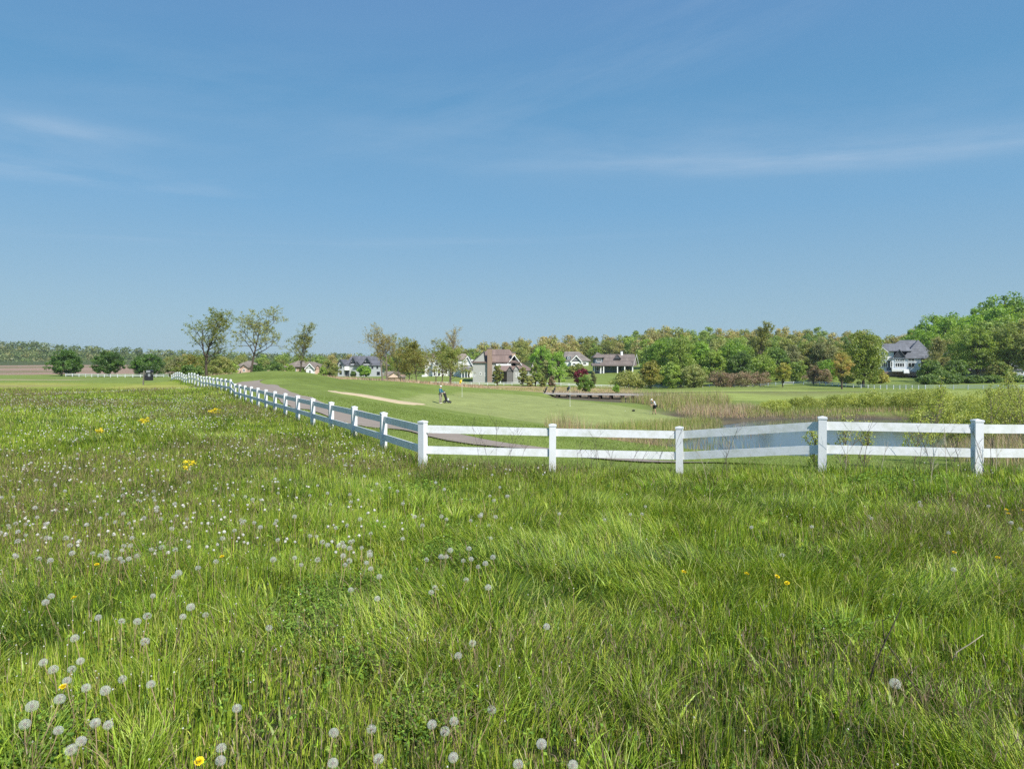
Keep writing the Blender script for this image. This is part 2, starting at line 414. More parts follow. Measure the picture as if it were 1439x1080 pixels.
lay(mead_c, me_s)
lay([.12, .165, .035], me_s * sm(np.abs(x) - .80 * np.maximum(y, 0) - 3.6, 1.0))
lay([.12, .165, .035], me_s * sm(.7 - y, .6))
lay(mow_c, mow)
lay([.30, .30, .075], mow * sm(fnoise(x, y, 20, 8) - .55, .1) * .8)
lay([.26, .22, .10], mow * sm(fnoise(x * .35, y, 6, 9) - .58, .06) * .7)
lay([.32, .27, .15], sm(in_poly(x, y, ROADW) + jit * 5, 3) * .85)
lay(dry_c, sm(in_poly(x, y, DRY) + jit * 8, 3))
lay(fair, sm(in_poly(x, y, FAIR) + jit * 2, 2))
lay(turf * .95, sm(in_poly(x, y, FAIR) + jit * 2, 2) * sm(-(r - 0) + 400, 1) * sm(y - 128 - (x < 60) * 18 + 4 * jit, 4))
lay(green_c, sm(in_poly(x, y, GREEN), .9))
lay(fair * .93, sm(in_poly(x, y, FAIR), 3) * sm(np.sin((x * .5 + y * .87) * 2 * math.pi / 11), .5) * .7)
lay(turf * .86, sm(in_poly(x, y, PD((330, 70), (470, 62), (600, 45), (760, 28), (700, 22), (560, 30), (430, 45), (340, 60))), 3) * sm(np.sin((x * .8 + y * .6) * 2 * math.pi / 5.5), .6) * .55)
lay(green_c * .93, sm(in_poly(x, y, GREEN), .9) * sm(np.sin((x * .35 + y * .94) * 2 * math.pi / 6.0), .4) * .6)
lay(green_c * .90, sm(in_poly(x, y, GREEN), .9) * sm(fnoise(x, y * .6, 9, 6) - .5, .12) * .8)
lay(soil_c, sm(in_poly(x, y, SOIL) + jit * 10, 6))
lay([.13, .14, .05], sm(in_poly(x, y, SOIL), 6) * sm(fnoise(x * .3, y, 60, 12) - .6, .05) * .6)
lay(wood_c, sm(r - 320, 30) * sm(TX.max() + 1, 1) * (x > -140))
lay(wood_c, sm(r - 690, 20))
lay(mud, sm(WL + .35 - V[:, 2], .3) * (y > 20) * (y < 130))
c *= (1 + (fnoise(x, y, .8, 31) - .5)[:, None] * .28 * (r < 150)[:, None])
gm, t = mat_new('ground_grass_and_soil')
out = N(t, 'ShaderNodeOutputMaterial'); p = N(t, 'ShaderNodeBsdfPrincipled'); p.inputs['Roughness'].default_value = .95; p.inputs['Specular IOR Level'].default_value = .08
a = N(t, 'ShaderNodeAttribute'); a.attribute_name = 'col'
tcn = N(t, 'ShaderNodeTexCoord')
def gn(scale, lo, hi, detail=6, st=(1, 1, 1)):
    mp = N(t, 'ShaderNodeMapping'); mp.inputs['Scale'].default_value = st; t.links.new(tcn.outputs['Object'], mp.inputs[0])
    no = N(t, 'ShaderNodeTexNoise'); no.inputs['Scale'].default_value = scale; no.inputs['Detail'].default_value = detail; no.inputs['Roughness'].default_value = .7
    t.links.new(mp.outputs[0], no.inputs['Vector'])
    mr = N(t, 'ShaderNodeMapRange'); mr.inputs[1].default_value = .25; mr.inputs[2].default_value = .75; mr.inputs[3].default_value = lo; mr.inputs[4].default_value = hi
    t.links.new(no.outputs['Fac'], mr.inputs[0]); return mr.outputs[0], no.outputs['Fac']
n1, f1 = gn(6.0, .72, 1.28); n2, f2 = gn(.35, .84, 1.16, 4); n3, f3 = gn(40.0, .8, 1.2, 3)
m1 = N(t, 'ShaderNodeMath', operation='MULTIPLY'); t.links.new(n1, m1.inputs[0]); t.links.new(n2, m1.inputs[1])
m2 = N(t, 'ShaderNodeMath', operation='MULTIPLY'); t.links.new(m1.outputs[0], m2.inputs[0]); t.links.new(n3, m2.inputs[1])
hs = N(t, 'ShaderNodeHueSaturation'); t.links.new(a.outputs['Color'], hs.inputs['Color']); t.links.new(m2.outputs[0], hs.inputs['Value'])
t.links.new(hs.outputs[0], p.inputs['Base Color'])
bp = N(t, 'ShaderNodeBump'); bp.inputs['Strength'].default_value = .5; bp.inputs['Distance'].default_value = .05
t.links.new(f1, bp.inputs['Height']); t.links.new(bp.outputs[0], p.inputs['Normal'])
t.links.new(p.outputs[0], out.inputs[0])
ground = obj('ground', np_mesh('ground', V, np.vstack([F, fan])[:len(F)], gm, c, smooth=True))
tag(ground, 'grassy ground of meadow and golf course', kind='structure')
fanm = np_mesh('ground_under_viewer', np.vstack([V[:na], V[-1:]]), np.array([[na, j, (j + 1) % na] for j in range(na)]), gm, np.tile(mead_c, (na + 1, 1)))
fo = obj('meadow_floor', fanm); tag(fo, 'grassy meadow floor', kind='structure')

def strip(name, pts, width, lift, mat, label, z_extra=0.0):
    """flat ribbon following the ground"""
    pts = [Vector((p[0], p[1])) for p in pts]
    # resample
    S = []
    for i in range(len(pts) - 1):
        p0 = pts[max(i - 1, 0)]; p1 = pts[i]; p2 = pts[i + 1]; p3 = pts[min(i + 2, len(pts) - 1)]
        n = max(2, int((p2 - p1).length / .6))
        for k in range(n):
            u = k / n
            S.append(.5 * ((2 * p1) + (-p0 + p2) * u + (2 * p0 - 5 * p1 + 4 * p2 - p3) * u * u + (-p0 + 3 * p1 - 3 * p2 + p3) * u ** 3))
    S.append(pts[-1]); m = 7; vs = []
    for i, q in enumerate(S):
        d = (S[min(i + 1, len(S) - 1)] - S[max(i - 1, 0)]).normalized(); nn = Vector((-d.y, d.x))
        for k in range(m):
            o = (k / (m - 1) - .5) * width * (1 + .05 * math.sin(i * .9) * (k in (0, m - 1)))
            vs.append((q.x + nn.x * o, q.y + nn.y * o))
    vs = np.array(vs); z = terrain(vs[:, 0], vs[:, 1]) + lift + z_extra
    f = [[i * m + k, i * m + k + 1, (i + 1) * m + k + 1, (i + 1) * m + k] for i in range(len(S) - 1) for k in range(m - 1)]
    o = obj(name, np_mesh(name, np.column_stack([vs, z]), np.array(f), mat, smooth=True)); tag(o, label, kind='structure')
    return S
asph = plain('worn_asphalt', (.27, .225, .185), .95, .22, 1.2, .15, bump=.25)
PATH = [(17.5, 17.5), (12, 15.8), (7.5, 14.9), (4.0, 15.6), (1.0, 17.0), (-1.5, 18.9)] + [(-7.6, 29.5), (-13.0, 40.5), (-18.2, 50.5), (-23.4, 61.5), (-25.2, 65), (-26.0, 69)]
strip('cart_path', PATH, 2.15, .035, asph, 'worn grey asphalt cart path running behind the white fence')
# sand bunker
sand = plain('bunker_sand', (.50, .40, .26), .95, .18, 2.5, .1, bump=.4)
bc = np.array(BUNKER); cen = bc.mean(0)
def fill(name, P, mat, lift, label, dens=.35, smooth=True):
    P = np.array(P); mn = P.min(0); mx_ = P.max(0)
    gx = np.arange(mn[0], mx_[0] + dens, dens); gy = np.arange(mn[1], mx_[1] + dens, dens)
    X, Y = np.meshgrid(gx, gy, indexing='ij'); s = in_poly(X, Y, P)
    Z = terrain(X, Y) + lift + np.clip(s / .8, -1, 0) * .35
    n0, n1_ = X.shape; idx = np.arange(n0 * n1_).reshape(n0, n1_)
    f = np.stack([idx[:-1, :-1], idx[1:, :-1], idx[1:, 1:], idx[:-1, 1:]], -1).reshape(-1, 4)
    keep = (s.ravel()[f] > -.8).any(1)
    o = obj(name, np_mesh(name, np.stack([X, Y, Z], -1).reshape(-1, 3), f[keep], mat, smooth=smooth)); tag(o, label, kind='structure')
fill('sand_bunker', BUNKER, sand, .05, 'long narrow strip of pale bunker sand on the slope')
# pond
wm, t = mat_new('pond_water')
out = N(t, 'ShaderNodeOutputMaterial'); p = N(t, 'ShaderNodeBsdfPrincipled')
p.inputs['Base Color'].default_value = (.05, .06, .065, 1); p.inputs['Roughness'].default_value = .10; p.inputs['IOR'].default_value = 1.33
tcn = N(t, 'ShaderNodeTexCoord'); mp = N(t, 'ShaderNodeMapping'); mp.inputs['Scale'].default_value = (1, 2.2, 1); t.links.new(tcn.outputs['Object'], mp.inputs[0])
no = N(t, 'ShaderNodeTexNoise'); no.inputs['Scale'].default_value = 1.1; no.inputs['Detail'].default_value = 3; t.links.new(mp.outputs[0], no.inputs['Vector'])
bp = N(t, 'ShaderNodeBump'); bp.inputs['Strength'].default_value = .22; bp.inputs['Distance'].default_value = .05
t.links.new(no.outputs['Fac'], bp.inputs['Height']); t.links.new(bp.outputs[0], p.inputs['Normal']); t.links.new(p.outputs[0], out.inputs[0])
wx, wy = np.meshgrid(np.linspace(2, 60, 40), np.linspace(30, 125, 60), indexing='ij')
idx = np.arange(2400).reshape(40, 60)
f = np.stack([idx[:-1, :-1], idx[1:, :-1], idx[1:, 1:], idx[:-1, 1:]], -1).reshape(-1, 4)
s = in_poly(wx, wy, POND).ravel()
o = obj('pond_water', np_mesh('pond_water', np.column_stack([wx.ravel(), wy.ravel(), np.full(2400, WL)]), f[(s[f] > -4).any(1)], wm))
tag(o, 'blue grey pond water behind the white fence', kind='structure')

# ------------------------------------------------------------------ white two-rail fences
vinyl = plain('white_vinyl', (.68, .69, .70), .42, .05, 6.0, .45)
t = vinyl.node_tree; p = [n for n in t.nodes if n.type == 'BSDF_PRINCIPLED'][0]; base = [n for n in t.nodes if n.type == 'MIX'][0]
geo = N(t, 'ShaderNodeNewGeometry'); no = N(t, 'ShaderNodeTexNoise'); no.inputs['Scale'].default_value = 5.0; no.inputs['Detail'].default_value = 6; no.inputs['Roughness'].default_value = .75; t.links.new(geo.outputs['Position'], no.inputs['Vector'])
mr = N(t, 'ShaderNodeMapRange'); mr.inputs[1].default_value = .44; mr.inputs[2].default_value = .72; mr.inputs[3].default_value = 0; mr.inputs[4].default_value = .30; t.links.new(no.outputs['Fac'], mr.inputs[0])
tz = N(t, 'ShaderNodeTexCoord'); sz_ = N(t, 'ShaderNodeSeparateXYZ'); t.links.new(tz.outputs['Object'], sz_.inputs[0])
low = N(t, 'ShaderNodeMapRange'); low.inputs[1].default_value = .45; low.inputs[2].default_value = .1; low.inputs[3].default_value = .25; low.inputs[4].default_value = 1.6; t.links.new(sz_.outputs['Z'], low.inputs[0])
mg = N(t, 'ShaderNodeMath', operation='MULTIPLY'); t.links.new(mr.outputs[0], mg.inputs[0]); t.links.new(low.outputs[0], mg.inputs[1])
gx = N(t, 'ShaderNodeMix', data_type='RGBA'); t.links.new(mg.outputs[0], gx.inputs[0]); t.links.new(base.outputs[2], gx.inputs[6]); gx.inputs[7].default_value = (.30, .33, .20, 1); t.links.new(gx.outputs[2], p.inputs['Base Color'])
def post_mesh(w, h):
    m = MB(); a = w / 2
    m.box(-a, a, -a, a, -.5, h - .045)
    return m.mesh('post', vinyl)
def cap_mesh(w, h):
    m = MB(); b = w / 2 + .009; z0 = h - .045
    m.box(-b, b, -b, b, z0, z0 + .028)
    m.poly([(-b, -b, z0 + .0285), (b, -b, z0 + .0285), (b, b, z0 + .0285), (-b, b, z0 + .0285), (0, 0, h + .004)], [(0, 1, 4), (1, 2, 4), (2, 3, 4), (3, 0, 4)])
    return m.mesh('cap', vinyl)
POSTM, CAPM = post_mesh(.127, .95), cap_mesh(.127, .95)
# rail meshes are unit long, scaled per bay
mr_ = MB().box(0, 1, -.019, .019, -.07, .07); RAILM = mr_.mesh('rail', vinyl)
def fence(name, pts, label, rails=(.79, .40), tops=None, caps=True, span=1, limit=None, group=None):
    root = empty(name, G(*pts[0])); tag(root, label, 'fence', group); R0 = Vector(root.location)
    zs = []
    for i, (x, y) in enumerate(pts):
        z = zt(x, y); 
        if tops and i in tops: z = tops[i] - .95
        zs.append(z)
        j = min(i + 1, len(pts) - 1); k = max(i - 1, 0)
        a = math.atan2(pts[j][1] - pts[k][1], pts[j][0] - pts[k][0])
        if i == len(pts) - 1 or i == 0: pass
        if limit is None or i < limit:
            po = obj('post', POSTM, root, Vector((x, y, z)) - R0); po.rotation_euler = (random.uniform(-.008, .008), random.uniform(-.008, .008), a)
            if caps: obj('cap', CAPM, po)
    rest = MB()
    for i in range(0, len(pts) - 1, span):
        j = min(i + span, len(pts) - 1)
        p = Vector((pts[i][0], pts[i][1], zs[i])); q = Vector((pts[j][0], pts[j][1], zs[j])); d = q - p
        for h in rails:
            r_ = obj('rail', RAILM, root, p - R0 + Vector((0, 0, h)))
            r_.rotation_euler = (0, -math.atan2(d.z, math.hypot(d.x, d.y)), math.atan2(d.y, d.x)); r_.scale = (d.length, 1, 1)
    return root
# photo rows of the post tops give the near fence its rise and fall
tops = {}
nR = len(RIGHT)
for i, t_ in enumerate((.92, 1.0, 1.05, 1.08, 1.097, 1.116, .825, .86)): tops[i] = t_
seq = {0: (.926), 13: 2 - 1.20, 14: .99}
tp = [.926, .93, .925, .91, .90, .885, .87, .855, .845, .84, .825, .81, .80, .775, .985, .97, .945, .96, .90, .93, .92, .86, .87]
for i, t_ in enumerate(tp): tops[nR + i] = t_
for i in range(23, 35):
    tops[nR + i] = zt(*FN[i]) + .95 + (.22 if i < 27 else 0.05)
fence('white_fence', FENCE, 'white two-rail vinyl fence across the meadow and along the cart path', tops=tops)
# far fence round the golf course and pond
FF = PD((600, 205), (760, 203), (850, 205), (905, 205), (960, 202), (1005, 192), (1060, 189), (1100, 181), (1143, 178), (1180, 168), (1216, 160), (1260, 148), (1300, 137), (1380, 130), (1439, 125), (1520, 121))
def resample(P, step):
    out_ = [P[0]]; acc_ = 0.0
    for a_, b_ in zip(P[:-1], P[1:]):
        L_ = math.hypot(b_[0] - a_[0], b_[1] - a_[1]); u = step - acc_
        while u <= L_:
            out_.append((a_[0] + (b_[0] - a_[0]) * u / L_, a_[1] + (b_[1] - a_[1]) * u / L_)); u += step
        acc_ = L_ - (u - step)
    return out_
ffp = resample(FF[::-1], 2.44)[:100]
fence('white_fence', ffp, 'long white two-rail fence below the houses and woods beyond the fairway', caps=False, span=2)
fence('white_fence', resample(PD((262, 176), (235, 190), (160, 193), (118, 197), (90, 199)), 2.44), 'distant white two-rail fence below the three round trees and the ploughed field', caps=False, span=2)
# ------------------------------------------------------------------ trees
bark = plain('bark', (.085, .068, .052), .9, .3, 6.0, .1, bump=.6, stretch=(1, 1, .25))
bark_pale = plain('pale_bark', (.17, .14, .11), .9, .3, 6.0, .1, bump=.6, stretch=(1, 1, .25))
LEAF = leafy('tree_foliage', trans=.42, gloss=.03, objvar=.12)
def leaf_cloud(C, R, n, size, cols, rg, squash=.8, hue=.10, shell=.55):
    """n leaf quads spread through the clumps centred at C (k,3) with radii R (k,), colour per clump"""
    k = len(C); idx = rg.integers(0, k, n)
    d = rg.normal(size=(n, 3)); d /= np.linalg.norm(d, axis=1)[:, None]
    rr = R[idx] * (shell + (1 - shell) * rg.random(n)) * (.75 + .5 * rg.random(n))
    P = C[idx] + d * rr[:, None] * np.array([1, 1, squash])
    nrm = d * .9 + rg.normal(size=(n, 3)) * .75 + np.array([0, 0, .25]); nrm /= np.linalg.norm(nrm, axis=1)[:, None]
    t1 = np.cross(nrm, rg.normal(size=(n, 3))); t1 /= np.linalg.norm(t1, axis=1)[:, None]; t2 = np.cross(nrm, t1)
    s = size * (.55 + .9 * rg.random(n))[:, None]
    a = t1 * s; b = t2 * s * .62
    V = np.stack([P - a, P + b * .9 - a * .1, P + a, P - b * .9 + a * .1], 1).reshape(-1, 3)
    F = np.arange(4 * n).reshape(n, 4)
    c = cols[idx] * (1 + rg.normal(size=(n, 1)) * hue)
    return V, F, np.repeat(np.clip(c, .004, .9), 4, axis=0)
def skeleton(h, rg, base=.2, spread=.5, lean=0.0, levels=4, up=.35, nl=9, fork=False, r0=None, wander=.12, low=.0):
    """trunk and limbs: list of tubes [(pts, radii)], list of branch ends"""
    r0 = r0 or h * .022; tubes = []; tips = []
    def grow(p, d, L, r, lev):
        n = 4 if lev else 7; pts = [p]; rad = [r]; q = p.copy(); dd = d.copy()
        for i in range(n):
            dd = dd + Vector(rg.normal(size=3)) * wander * (1.0 if lev else .45) + Vector((0, 0, up * (.12 if lev else .03)))
            dd.normalize(); q = q + dd * (L / n); pts.append(q.copy()); rad.append(r * (1 - .75 * (i + 1) / n) + .004)
        tubes.append((pts, rad, lev)); return pts, rad
    tp, tr = grow(Vector((0, 0, -.15)), Vector((lean, 0, 1)).normalized(), h * .93, r0, 0)
    def along(pts, u):
        f = u * (len(pts) - 1); i = min(int(f), len(pts) - 2); return pts[i].lerp(pts[i + 1], f - i), (pts[i + 1] - pts[i]).normalized()
    def branch(pts, rad, lev, L, cnt, u0):
        for k in range(cnt):
            u = u0 + (1 - u0) * (k + rg.random()) / cnt
            p, d = along(pts, min(u, .98)); r = rad[min(int(u * (len(rad) - 1)), len(rad) - 1)] * .62
            az = k * 2.4 + rg.random() * 1.2
            side = d.orthogonal().normalized(); side.rotate(Matrix.Rotation(az, 3, d))
            sp = spread * (1.25 - .55 * u if lev == 1 else 1)
            nd = (d * (1 - sp * .6) + side * sp * 1.25 + Vector((0, 0, up * .5))).normalized()
            LL = L * ((1.1 - .62 * u) if lev == 1 else 1) * (.7 + .6 * rg.random())
            bp_, br = grow(p, nd, LL, max(r, .006), lev)
            if lev < levels: branch(bp_, br, lev + 1, LL * .5, (5 if lev == 1 else 4), .25)
            else: tips.extend([bp_[-1], bp_[2]])
            if lev >= levels - 1: tips.append(bp_[-1])
    branch(tp, tr, 1, h * spread * .75, nl, base)
    tips.append(tp[-1])
    return tubes, tips
def trunk_mesh(tubes, mat, maxlev=3):
    m = MB()
    for pts, rad, lev in tubes:
        if lev <= maxlev: m.tube(pts, rad, n=(8 if lev == 0 else 5 if lev == 1 else 3), cap=False)
    return m.mesh('trunk', mat, True)
def mix_cols(rg, k, palette, w=None):
    p = np.array(palette) * np.array([2.10, 1.98, 1.35]); i = rg.choice(len(p), k, p=w); j = rg.choice(len(p), k, p=w); u = rg.random((k, 1)) * .5
    return (p[i] * (1 - u) + p[j] * u) * (.85 + .3 * rg.random((k, 1)))
def open_tree(seed, h, pal, spread=.5, base=.25, lean=0., nleaf=5000, clump=.35, leaf=.09, levels=3, bk=None, nl=10, up=.35, wander=.12, r0=None):
    """spring tree whose limbs show between small clumps of young leaves"""
    rg = np.random.default_rng(seed); tubes, tips = skeleton(h, rg, base, spread, lean, levels, up, nl, wander=wander, r0=r0)
    C = np.array([tuple(t) for t in tips]); C = C[C[:, 2] > h * base * .6]
    R = np.full(len(C), clump) * (.5 + rg.random(len(C)))
    V, F, c = leaf_cloud(C, R, nleaf, leaf, mix_cols(rg, len(C), pal), rg, squash=.8, shell=.1)
    return trunk_mesh(tubes, bk or bark, levels), np_mesh('crown', V, F, LEAF, c)
def full_tree(seed, h, w, pal, base=.15, nclump=70, nleaf=7000, leaf=.28, shape=1.0, clumpr=.16, top=.5, gap=.0, wts=None, skirt=False):
    """dense crown: clumps over and through an uneven ellipsoid; shape>1 = pointed"""
    rg = np.random.default_rng(seed)
    hb = h * base; ch = h - hb; C = []
    lobes = rg.normal(size=(7, 3)); lobes /= np.linalg.norm(lobes, axis=1)[:, None]
    while len(C) < nclump:
        d = rg.normal(size=3); d /= np.linalg.norm(d)
        f = rg.random() ** .28
        wob = 1 + .22 * np.max(lobes @ d) - .12 + rg.normal() * .06
        z = d[2] * f * wob
        prof = (1 - max(0, (z if shape > 1 else 0)) * (shape - 1) * .7)
        if d[2] < 0 and skirt: prof *= 1.15
        C.append((d[0] * f * wob * w / 2 * prof, d[1] * f * wob * w / 2 * prof, hb + ch * (.5 + .47 * z)))
    C = np.array(C); R = clumpr * w * (.55 + .8 * rg.random(len(C)))
    V, F, c = leaf_cloud(C, R, nleaf, leaf, mix_cols(rg, len(C), pal, wts), rg, squash=.72, shell=.6)
    m = MB(); ax = [Vector((rg.normal() * .02 * h * i / 5, rg.normal() * .02 * h * i / 5, -.3 + (h * .85) * i / 5)) for i in range(6)]
    m.tube(ax, [h * .026 * (1 - .15 * i) for i in range(6)], n=8, cap=False)
    sel = rg.choice(len(C), min(26, len(C)), replace=False)
    for i in sel:
        q = Vector(C[i]); p0 = ax[min(4, max(1, int((q.z / h) * 4)))]
        mid = p0.lerp(q, .5) + Vector((0, 0, .04 * h)); m.tube([p0, mid, q], [h * .010, h * .007, .012], n=4, cap=False)
    return m.mesh('trunk', bark, True), np_mesh('crown', V, F, LEAF, c)
def tree(name, meshes, loc, label, cat='tree', group=None, s=1.0, rz=None, sz=None):
    root = empty(name, loc, random.uniform(0, 6.28) if rz is None else rz, s)
    if sz: root.scale = (s, s, sz)
    tag(root, label, cat, group)
    obj('trunk', meshes[0], root); obj('crown', meshes[1], root)
    return root
def px_h(py_top, py_base, d): return (py_base - py_top) / FPX * d

# palettes (leaf albedo)
P_MAPLE = [(.042, .090, .018), (.058, .115, .022), (.03, .07, .017)]
P_OLIVE = [(.145, .17, .06), (.12, .155, .05), (.17, .18, .075)]
P_BRONZE = [(.135, .155, .055), (.115, .155, .045), (.15, .155, .065), (.10, .145, .04)]
P_TAN = [(.215, .205, .105), (.18, .195, .08), (.155, .185, .065), (.24, .215, .125)]
P_SPRING = [(.125, .185, .045), (.15, .21, .05), (.10, .16, .04), (.14, .19, .06)]
P_BRIGHT = [(.115, .195, .038), (.14, .225, .045), (.085, .155, .035)]
P_DEEP = [(.075, .125, .035), (.095, .15, .04), (.055, .10, .035)]
P_PALE = [(.17, .195, .095), (.19, .21, .11), (.14, .175, .07)]
P_GREY = [(.13, .145, .085), (.11, .135, .07), (.15, .155, .09)]
P_ORANGE = [(.235, .20, .085), (.20, .195, .07), (.27, .205, .10), (.16, .18, .06)]
P_PURP = [(.16, .115, .11), (.13, .11, .085), (.18, .14, .12), (.11, .12, .06)]

def at(px, d, dz=0.0): x = (px - CX) / FPX * d; return G(x, d, dz)

# three round maples in front of the ploughed field
for i, (px, w, top, lb) in enumerate(((93, 36, 491, 'dark green round maple, leftmost of the three by the ploughed field'),
                                      (153, 36, 493, 'dark green round maple standing in the middle of the three by the ploughed field'),
                                      (209, 39, 497, 'dark green round maple behind the black mailbox post'))):
    d = 203; P = at(px, d); b = HY + (EYE - P[2]) / d * FPX
    h = px_h(top, b, d); ww = w / FPX * d
    tree('maple_tree', full_tree(100 + i, h, ww, P_MAPLE, base=.05, nclump=150, nleaf=15000, leaf=.17, clumpr=.105, skirt=True), P, lb, group='round dark maples in a row')
# the open trees on the crest
P = at(290, 100); h = px_h(447, 528, 100) + .1
tree('oak_tree', open_tree(212, h, [(.11, .145, .05), (.135, .16, .06), (.09, .13, .04), (.15, .155, .05)], spread=.60, base=.2, nleaf=11500, clump=.36, leaf=.072, levels=3, nl=15, up=.28, r0=.2, wander=.16), P,
     'tall dark trunked oak with sparse bronze leaves by the far end of the fence', rz=.4)
P = at(352, 97, -.1); h = px_h(441, 522, 97)
tree('locust_tree', open_tree(221, h, [(.15, .17, .08), (.13, .155, .065), (.17, .18, .10)], spread=.84, base=.34, lean=.10, nleaf=11000, clump=.36, leaf=.065, levels=3, nl=11, up=.5, wander=.15, r0=.17), P,
     'leaning wide crowned tree with pale thin leaves on the crest of the slope', rz=0)
P = at(421, 98, -.1); h = px_h(462, 526, 98)
tree('ash_tree', open_tree(235, h, [(.13, .15, .06), (.14, .145, .055), (.115, .145, .05)], spread=.60, base=.3, nleaf=8000, clump=.30, leaf=.06, levels=3, nl=11, r0=.12), P,
     'slender sparse tree in front of the low tan house on the crest', rz=1)
for i, (px, hh, s_) in enumerate(((537.5, 66, 243), (543.5, 56, 247))):
    P = at(px, 108, -.1)
    tree('ash_tree', open_tree(s_, px_h(537 - hh, 537, 108), [(.17, .155, .085), (.15, .15, .07)], spread=.7, base=.42, nleaf=5200, clump=.34, leaf=.06, levels=3, nl=9, up=.55, bk=bark_pale, r0=.13, lean=.03 * (1 if i else -1)), P,
         ('taller of two nearly bare trees standing together at the edge of the green' if i == 0 else 'shorter of two nearly bare trees standing together at the edge of the green'), rz=0)
# bronze-leaved young trees behind the green
for i, (px, d, top, base_, pal, lb) in enumerate((
        (512, 122, 515, 538, P_DEEP, 'small low tree below the dark roofed grey house'),
        (585.5, 112, 491, 541, [(.12, .135, .04), (.10, .12, .035), (.14, .13, .05)], 'young spreading tree with olive leaves left of the white house'),
        (560, 135, 487, 536, P_OLIVE, 'broad olive leaved tree right behind the two bare trees'),
        (575, 150, 492, 536, P_OLIVE, 'olive tree further back beside the white house'),
        (621, 140, 490, 542, P_BRONZE, 'bronze leaved tree in front of the white gabled house'),
        (632.5, 118, 497, 545, P_BRONZE, 'bronze leaved tree directly behind the golfer in the blue jacket'),
        (613, 160, 486, 541, P_GREY, 'thin trunked tree before the white porch house'))):
    P = at(px, d); b = HY + (EYE - P[2]) / d * FPX; h = px_h(top, b, d)
    if i == 0: continue
    tree('young_tree', open_tree(300 + i, h, pal, spread=.72, base=.22, nleaf=9000, clump=.42, leaf=.085, levels=3, nl=11, r0=h * .014), P, lb)
P = at(633, 185); tree('bare_tree', open_tree(331, px_h(468, 541, 185), [(.20, .19, .12)], spread=.45, base=.5, nleaf=2600, clump=.5, leaf=.09, levels=3, nl=9, up=.6, bk=bark_pale), P,
     'tall pale leafless tree rising above the white houses')
# shrubs and trees near the houses
spec = [
    # name, px, d, top row, width px, palette, base, shape, label
    ('shrub', 511, 262, 513, 17, P_BRIGHT, .02, 1, 'round bright green tree in front of the grey house'),
    ('shrub', 496.5, 262, 521, 6, P_DEEP, .02, 1, 'small dark shrub by the left corner of the grey house'),
    ('shrub', 513, 0, 0, 0, None, 0, 0, None),
    ('shrub', 365, 190, 511, 10, P_MAPLE, .0, 1, 'dark round shrub behind the crest near the leaning tree'),
    ('shrub', 358.5, 188, 511.5, 9, P_MAPLE, .0, 1, 'dark round shrub closer to the leaning trunk on the crest'),
    ('shrub', 407, 192, 512.5, 13, P_SPRING, .0, 1, 'rounded green shrub in front of the low tan house'),
    ('shrub', 424.5, 100, 515, 7, P_DEEP, .0, 1, 'dark bush at the foot of the slender sparse tree'),
    ('shrub', 454, 200, 514, 9, P_SPRING, .0, 1.2, 'light green bush right of the low tan house'),
    ('young_tree', 699.5, 196, 511, 13, P_BRONZE, .1, 1.2, 'young olive tree against the big brown roofed house by its chimney'),
    ('young_tree', 735, 196, 514, 12, P_OLIVE, .1, 1.5, 'pale green young tree before the right wing of the big brown roofed house'),
    ('young_tree', 752.5, 194, 509, 14, P_SPRING, .12, 1.75, 'cone shaped green tree at the right end of the big brown roofed house'),
    ('young_tree', 768, 215, 505, 14, P_PALE, .1, 1.4, 'pale slim tree between the cone shaped tree and the bright green tree'),
    ('maple_tree', 785.5, 212, 493, 26, P_BRIGHT, .1, 1.25, 'bright green full tree beside the white gabled house'),
    ('maple_tree', 760, 268, 486, 30, P_BRIGHT, .05, 1, 'fresh green round tree behind the big brown roofed house'),
    ('shrub', 763, 192, 529, 9, P_BRONZE, .0, 1, 'low brownish bush at the white fence beside the big house'),
    ('shrub', 776, 192, 528, 8, P_PURP, .0, 1, 'low reddish bush under the bright green tree'),
    ('shrub', 744, 193, 527, 10, P_PALE, .0, 1, 'low pale bush beside the cone shaped tree'),
    ('young_tree', 803, 238, 514, 14, P_BRONZE, .1, 1, 'brownish young tree beside the maroon tree'),
    ('young_tree', 814, 262, 511, 12, P_OLIVE, .1, 1, 'olive shrub behind the maroon tree'),
    ('japanese_maple', 817, 190, 517, 18, [(.085, .010, .022), (.13, .016, .032), (.065, .008, .018)], .1, 1, 'deep red ornamental maple by the grey lakeside house'),
    ('shrub', 822, 135, 528, 20, [(.09, .16, .035), (.07, .13, .03)], .0, 1, 'green bush at the end of the wooden footbridge'),
    ('shrub', 834, 196, 521, 7, P_GREY, .0, 1.5, 'narrow grey green shrub on the lawn of the grey lakeside house'),
    ('conifer_sapling', 866, 132, 540.5, 8, P_BRIGHT, .0, 1.75, 'tiny bright green sapling behind the footbridge'),
]
for i, (nm, px, d, top, w, pal, base, shape, lb) in enumerate(spec):
    if pal is None: continue
    P = at(px, d); b = HY + (EYE - P[2]) / d * FPX; h = px_h(top, b, d); ww = w / FPX * d
    tree(nm, full_tree(400 + i, h, ww, pal, base=base, nclump=60, nleaf=3800, leaf=max(.10, .00095 * d), shape=shape, clumpr=.15, skirt=True), P, lb, cat='shrub' if nm == 'shrub' else 'tree')

